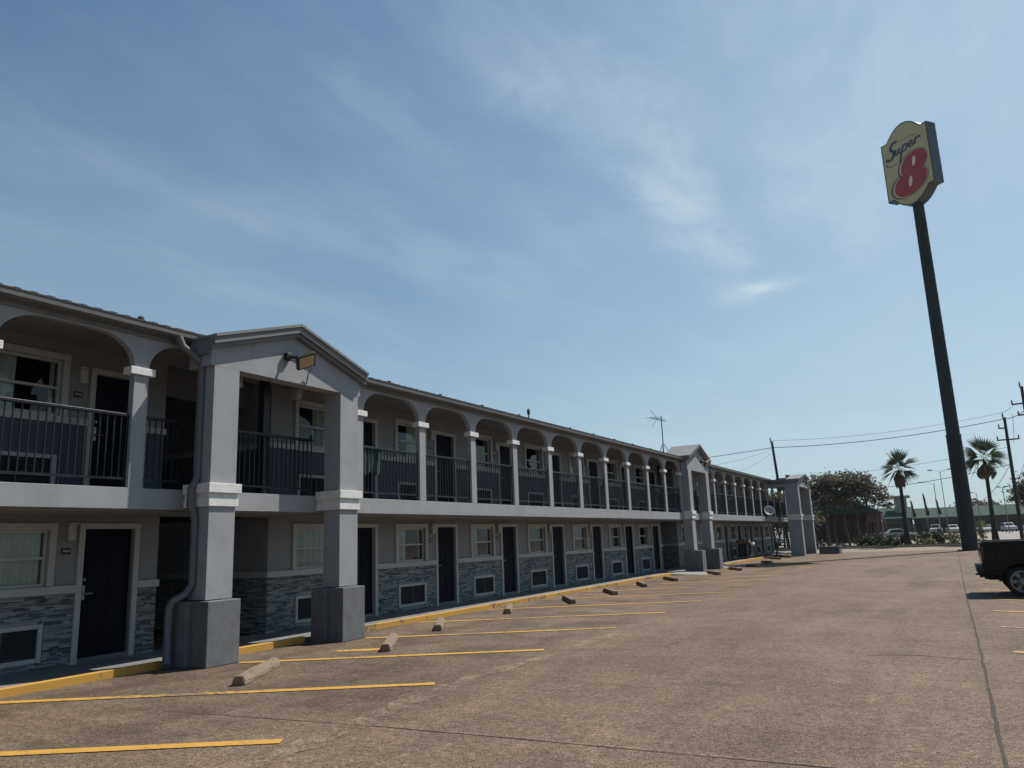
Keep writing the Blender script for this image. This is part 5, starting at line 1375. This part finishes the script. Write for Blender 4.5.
def shops(name, label, x0, x1, y, eave, ridge, porch, cup=None):
    T = thing(name, label, 'shopping centre', ((x0+x1)/2, y, 0), 'shops across the street')
    part('wall', MB().box(x0, x1, y+4, y+22, 0, eave+0.3), 'shopwall', T)
    part('roof', MB().prism([(y, eave), (y+11, ridge), (y+22, eave), (y+22, eave-0.25), (y, eave-0.25)], x0-0.6, x1+0.6, 'x'), 'shoproof', T)
    part('fascia', MB().box(x0, x1, y+0.2, y+0.5, eave-1.2, eave-0.26), 'shopwall', T)
    n = int((x1-x0)/6)
    for i in range(n+1):
        x = x0+(x1-x0)*i/n; part('pillar', MB().box(x-0.3, x+0.3, y+0.2, y+0.8, 0, eave-1.2), 'shopwall', T)
    for i in range(n):
        x = x0+(x1-x0)*(i+0.5)/n; part('shop_window', MB().box(x-2.2, x+2.2, y+3.93, y+3.999, 0.4, 2.3), 'shopglass', T)
    if cup:
        cx, zt = cup; c = part('cupola', MB().box(cx-1.2, cx+1.2, y+5, y+8.4, ridge-2.0, zt), 'shopstucco', T)
        part('cupola_roof', MB().box(cx-2.0, cx+2.0, y+4, y+9.4, zt, zt+0.45), 'shopstucco', c)
    return T
shops('shopping_centre', 'low dark shop block with green roof and small cupola, left of the left palm', -15.5, -7.2, 186, 3.5, 6.0, 0, (-8.6, 7.9))
shops('shopping_centre', 'long low shop row with pale green metal roof behind the sign pole', -6.4, 45.0, 194, 3.4, 5.7, 0, None)
def lamp_post(x, y, h, arms, label, nm='lamp_post', r=0.05):
    T = thing(nm, label, 'lamp post', (x, y, 0), 'parking lot lamp posts')
    part('pole', MB().tube([(x, y, 0), (x, y, h)], [r*1.3, r], 8), 'lamppole', T)
    for a, b in arms:
        part('lamp_arm', MB().tube([(x, y, h-0.15), (x+a*0.5, y, h+b*0.6), (x+a, y, h+b)], r*0.6, 6), 'lamppole', T)
        part('lamp_head', MB().box(x+a-0.05 if a > 0 else x+a-0.65, x+a+0.65 if a > 0 else x+a+0.05, y-0.2, y+0.2, h+b-0.05, h+b+0.12, 0.02), 'ceramic', T)
lamp_post(-0.05, 150, 10.6, [(-1.2, 0.3), (1.2, 0.3)], 'taller two-armed lamp post just left of the sign pole')
lamp_post(-1.35, 165, 9.4, [(-1.9, 0.3)], 'single-armed lamp post beside the two-armed one', r=0.06)
lamp_post(8.55, 150, 7.3, [(-0.25, 0.15), (0.2, 0.15)], 'lamp post with round head between palm and utility pole')
lamp_post(6.0, 190, 8.0, [(-0.6, 0.1)], 'thin lamp post just right of the right palm trunk', r=0.05)
lamp_post(3.5, 190, 7.0, [(0.6, 0.1), (-0.6, 0.1)], 'thin two-headed lamp post left of the right palm trunk', r=0.05)
lamp_post(-10.3, 165, 8.0, [(0.5, 0.1)], 'thin lamp post at the edge of the oak crown', r=0.05)
def flag(x, y, h, top, label, seed):
    rnd = random.Random(seed); T = thing('flagpole', label, 'flag', (x, y, 0), 'furled flags before the shops')
    part('pole', MB().tube([(x, y, 0), (x-0.3, y, top)], 0.06, 6), 'lamppole', T)
    f = MB(); pv = None
    for i in range(12):
        t = i/11; z = top-t*h; wd = 0.08+0.42*math.sin(min(1, t*1.15)*math.pi*0.5)+0.08*math.sin(t*9)
        xs = x-0.3*z/top; cur = ((xs+0.02, y-0.05, z), (xs+wd, y-0.12*math.sin(t*6), z-0.15*t))
        if pv: f.quad(pv[0], pv[1], cur[1], cur[0])
        pv = cur
    m2 = MB()
    m2.add(f); m2.add(f, Matrix.Translation((0, 0.02, 0)))
    part('flag_cloth', m2, 'flag', T, clean=False)
flag(-5.6, 172, 3.2, 6.7, 'dark furled flag nearest to the left palm', 1)
flag(-3.3, 172, 4.2, 7.9, 'tallest of the three dark furled flags', 2)
flag(-1.2, 172, 3.0, 6.8, 'dark furled flag beside the single-armed lamp post', 3)

def car(name, label, x, y, ang_, m, kind, cat):
    T = thing(name, label, cat, (0, 0, 0), 'cars parked before the shops')
    W = 1.8
    body = {'sedan': [(0, 0.45), (0.0, 0.85), (0.25, 0.98), (0.9, 1.02), (3.3, 0.95), (4.2, 0.82), (4.4, 0.6), (4.35, 0.35), (0.1, 0.35)],
            'suv': [(0, 0.45), (0.0, 1.05), (0.1, 1.12), (3.4, 1.10), (4.4, 0.98), (4.55, 0.7), (4.5, 0.4), (0.1, 0.4)],
            'pickup': [(0, 0.55), (0.0, 1.15), (1.7, 1.18), (3.9, 1.18), (5.0, 1.08), (5.2, 0.8), (5.15, 0.5), (0.1, 0.5)]}[kind]
    cab_ = {'sedan': [(0.75, 1.0), (1.25, 1.42), (2.3, 1.45), (3.1, 0.98)], 'suv': [(0.1, 1.1), (0.35, 1.68), (2.4, 1.72), (3.2, 1.08)], 'pickup': [(1.75, 1.16), (1.9, 1.85), (3.2, 1.88), (3.9, 1.14)]}[kind]
    wx = {'sedan': (0.85, 3.5), 'suv': (0.9, 3.6), 'pickup': (1.05, 4.2)}[kind]
    b = part('body', MB().prism(body, -W/2, W/2, 'y').prism([(p[0]*0.97+0.06, p[1]) if p[1] > 1.3 else p for p in cab_], -W/2+0.14, W/2-0.14, 'y'), m, T)
    bz = b.modifiers.new('bevel', 'BEVEL'); bz.width = 0.06; bz.segments = 2
    wn = MB(); c = [(sum(p[0] for p in cab_)/4, 1.30 if kind != 'pickup' else 1.5)]
    sh = [(c[0][0]+(p[0]-c[0][0])*0.86, max(p[1]-0.07, cab_[0][1]+0.04)) for p in cab_]
    for yy in (-W/2+0.13, W/2-0.145): wn.prism(sh, yy, yy+0.015, 'y')
    def slope(p, q, k):
        a = Vector(p).lerp(Vector(q), 0.14); e = Vector(p).lerp(Vector(q), 0.86); n2 = Vector((-(e-a).y, (e-a).x)).normalized()*0.012*k
        wn.prism([tuple(a), tuple(e), tuple(e+n2), tuple(a+n2)], -W/2+0.24, W/2-0.24, 'y')
    slope(cab_[0], cab_[1], 1); slope(cab_[2], cab_[3], 1)
    part('window', wn, 'carglass', T)
    for q in wx:
        for yy in (-W/2+0.08, W/2-0.08):
            wo = part('wheel', MB().lathe([(0.05, -0.1), (0.33, -0.1), (0.33, 0.1), (0.05, 0.1)], (q, yy, 0.33), 'y', 16), 'tyre', T)
            part('rim', MB().lathe([(0.02, -0.11), (0.2, -0.11), (0.2, 0.11), (0.02, 0.11)], (q, yy, 0.33), 'y', 12), 'rim', wo)
    part('tail_light', MB().box(-0.02, 0.05, -W/2+0.03, -W/2+0.28, 0.78, 0.95).box(-0.02, 0.05, W/2-0.28, W/2-0.03, 0.78, 0.95), 'red_lens', T)
    T.location = (x, y, 0); T.rotation_euler = (0, 0, ang_)
    return T
car('parked_car', 'white low sedan parked left of the left palm, half hidden by shrubs', -7.8, 112, R_(12), M['whitecar'], 'sedan', 'car')
car('parked_truck', 'white pickup facing the street above the shrub row', -1.95, 180, R_(-95), M['whitecar'], 'pickup', 'pickup truck')
car('parked_car', 'white van-like car under the two-armed lamp post', 0.35, 180, R_(-80), M['whitecar'], 'suv', 'car')
car('parked_car', 'white car parked against the left side of the sign pole', 1.7, 180, R_(5), M['whitecar'], 'sedan', 'car')
car('parked_car', 'silver car between the right palm and the utility pole', 9.6, 178, R_(-80), M['greycar'], 'suv', 'car')
car('parked_truck', 'white pickup at the right edge beyond the black pickup', 11.2, 165, R_(10), M['whitecar'], 'pickup', 'pickup truck')
car('parked_car', 'dark grey car beyond the right palm trunk', 6.2, 176, R_(-85), M['greycar'], 'sedan', 'car')
car('parked_van', 'white vehicle seen through the gap beside the steel stair', -20.5, 90, R_(4), M['whitecar'], 'suv', 'car')

# traffic light, mostly outside the frame
tl = thing('traffic_light', 'black traffic light head at the right edge of the photo', 'traffic light', (9.9, 118, 0))
part('pole', MB().tube([(11.5, 118, 0), (11.5, 118, 6.6)], 0.12, 10), 'lamppole', tl)
part('arm', MB().tube([(11.5, 118, 6.2), (8.9, 118, 6.3)], 0.07, 8), 'lamppole', tl)
hdm = part('signal_head', MB().box(8.95, 9.4, 117.7, 118, 4.9, 6.1, 0.03), 'signal', tl)
for z in (5.15, 5.5, 5.85): part('lens', MB().lathe([(0.02, 0), (0.13, 0.0), (0.15, -0.12), (0.02, -0.02)], (9.17, 117.69, z), 'y', 12), 'signal', hdm)

# trees far beyond the shops
for i, (x, y, h, wd) in enumerate(((9.6, 260, 9.0, 9), (5.0, 270, 8.2, 8), (30, 280, 9, 12), (-28, 260, 9, 14))):
    tree('distant_tree', ['round dark tree top above the shop roof beside the utility pole', 'low tree top above the shop roof beside the right palm', 'distant tree above the shop roof at the far right', 'distant tree behind the motel end'][i],
         x, y, [(0, 0, h*0.7, wd*0.5, wd*0.4, h*0.22), (wd*0.25, 0, h*0.65, wd*0.35, wd*0.3, h*0.2), (-wd*0.25, 0, h*0.62, wd*0.35, wd*0.3, h*0.2)], [(0, 0, h*0.5, 0.3, 4)], 1500, 0.5, 'oak', 60+i, 'far trees beyond the shops')

hm_ = bpy.data.materials.new('air_haze'); hm_.use_nodes = True
hn = hm_.node_tree; hn.nodes.remove(hn.nodes['Principled BSDF'])
pv_ = hn.nodes.new('ShaderNodeVolumePrincipled'); pv_.inputs['Color'].default_value = (0.86, 0.93, 1.0, 1); pv_.inputs['Density'].default_value = 0.0001; pv_.inputs['Anisotropy'].default_value = 0.2
hn.links.new(pv_.outputs['Volume'], hn.nodes['Material Output'].inputs['Volume'])
solo('haze', MB().box(-420, 420, -80, 520, -1.1, 40), hm_, 'thin summer haze over the lot', kind='stuff')

scene.render.engine = 'CYCLES'
scene.render.resolution_x = 1024; scene.render.resolution_y = 768
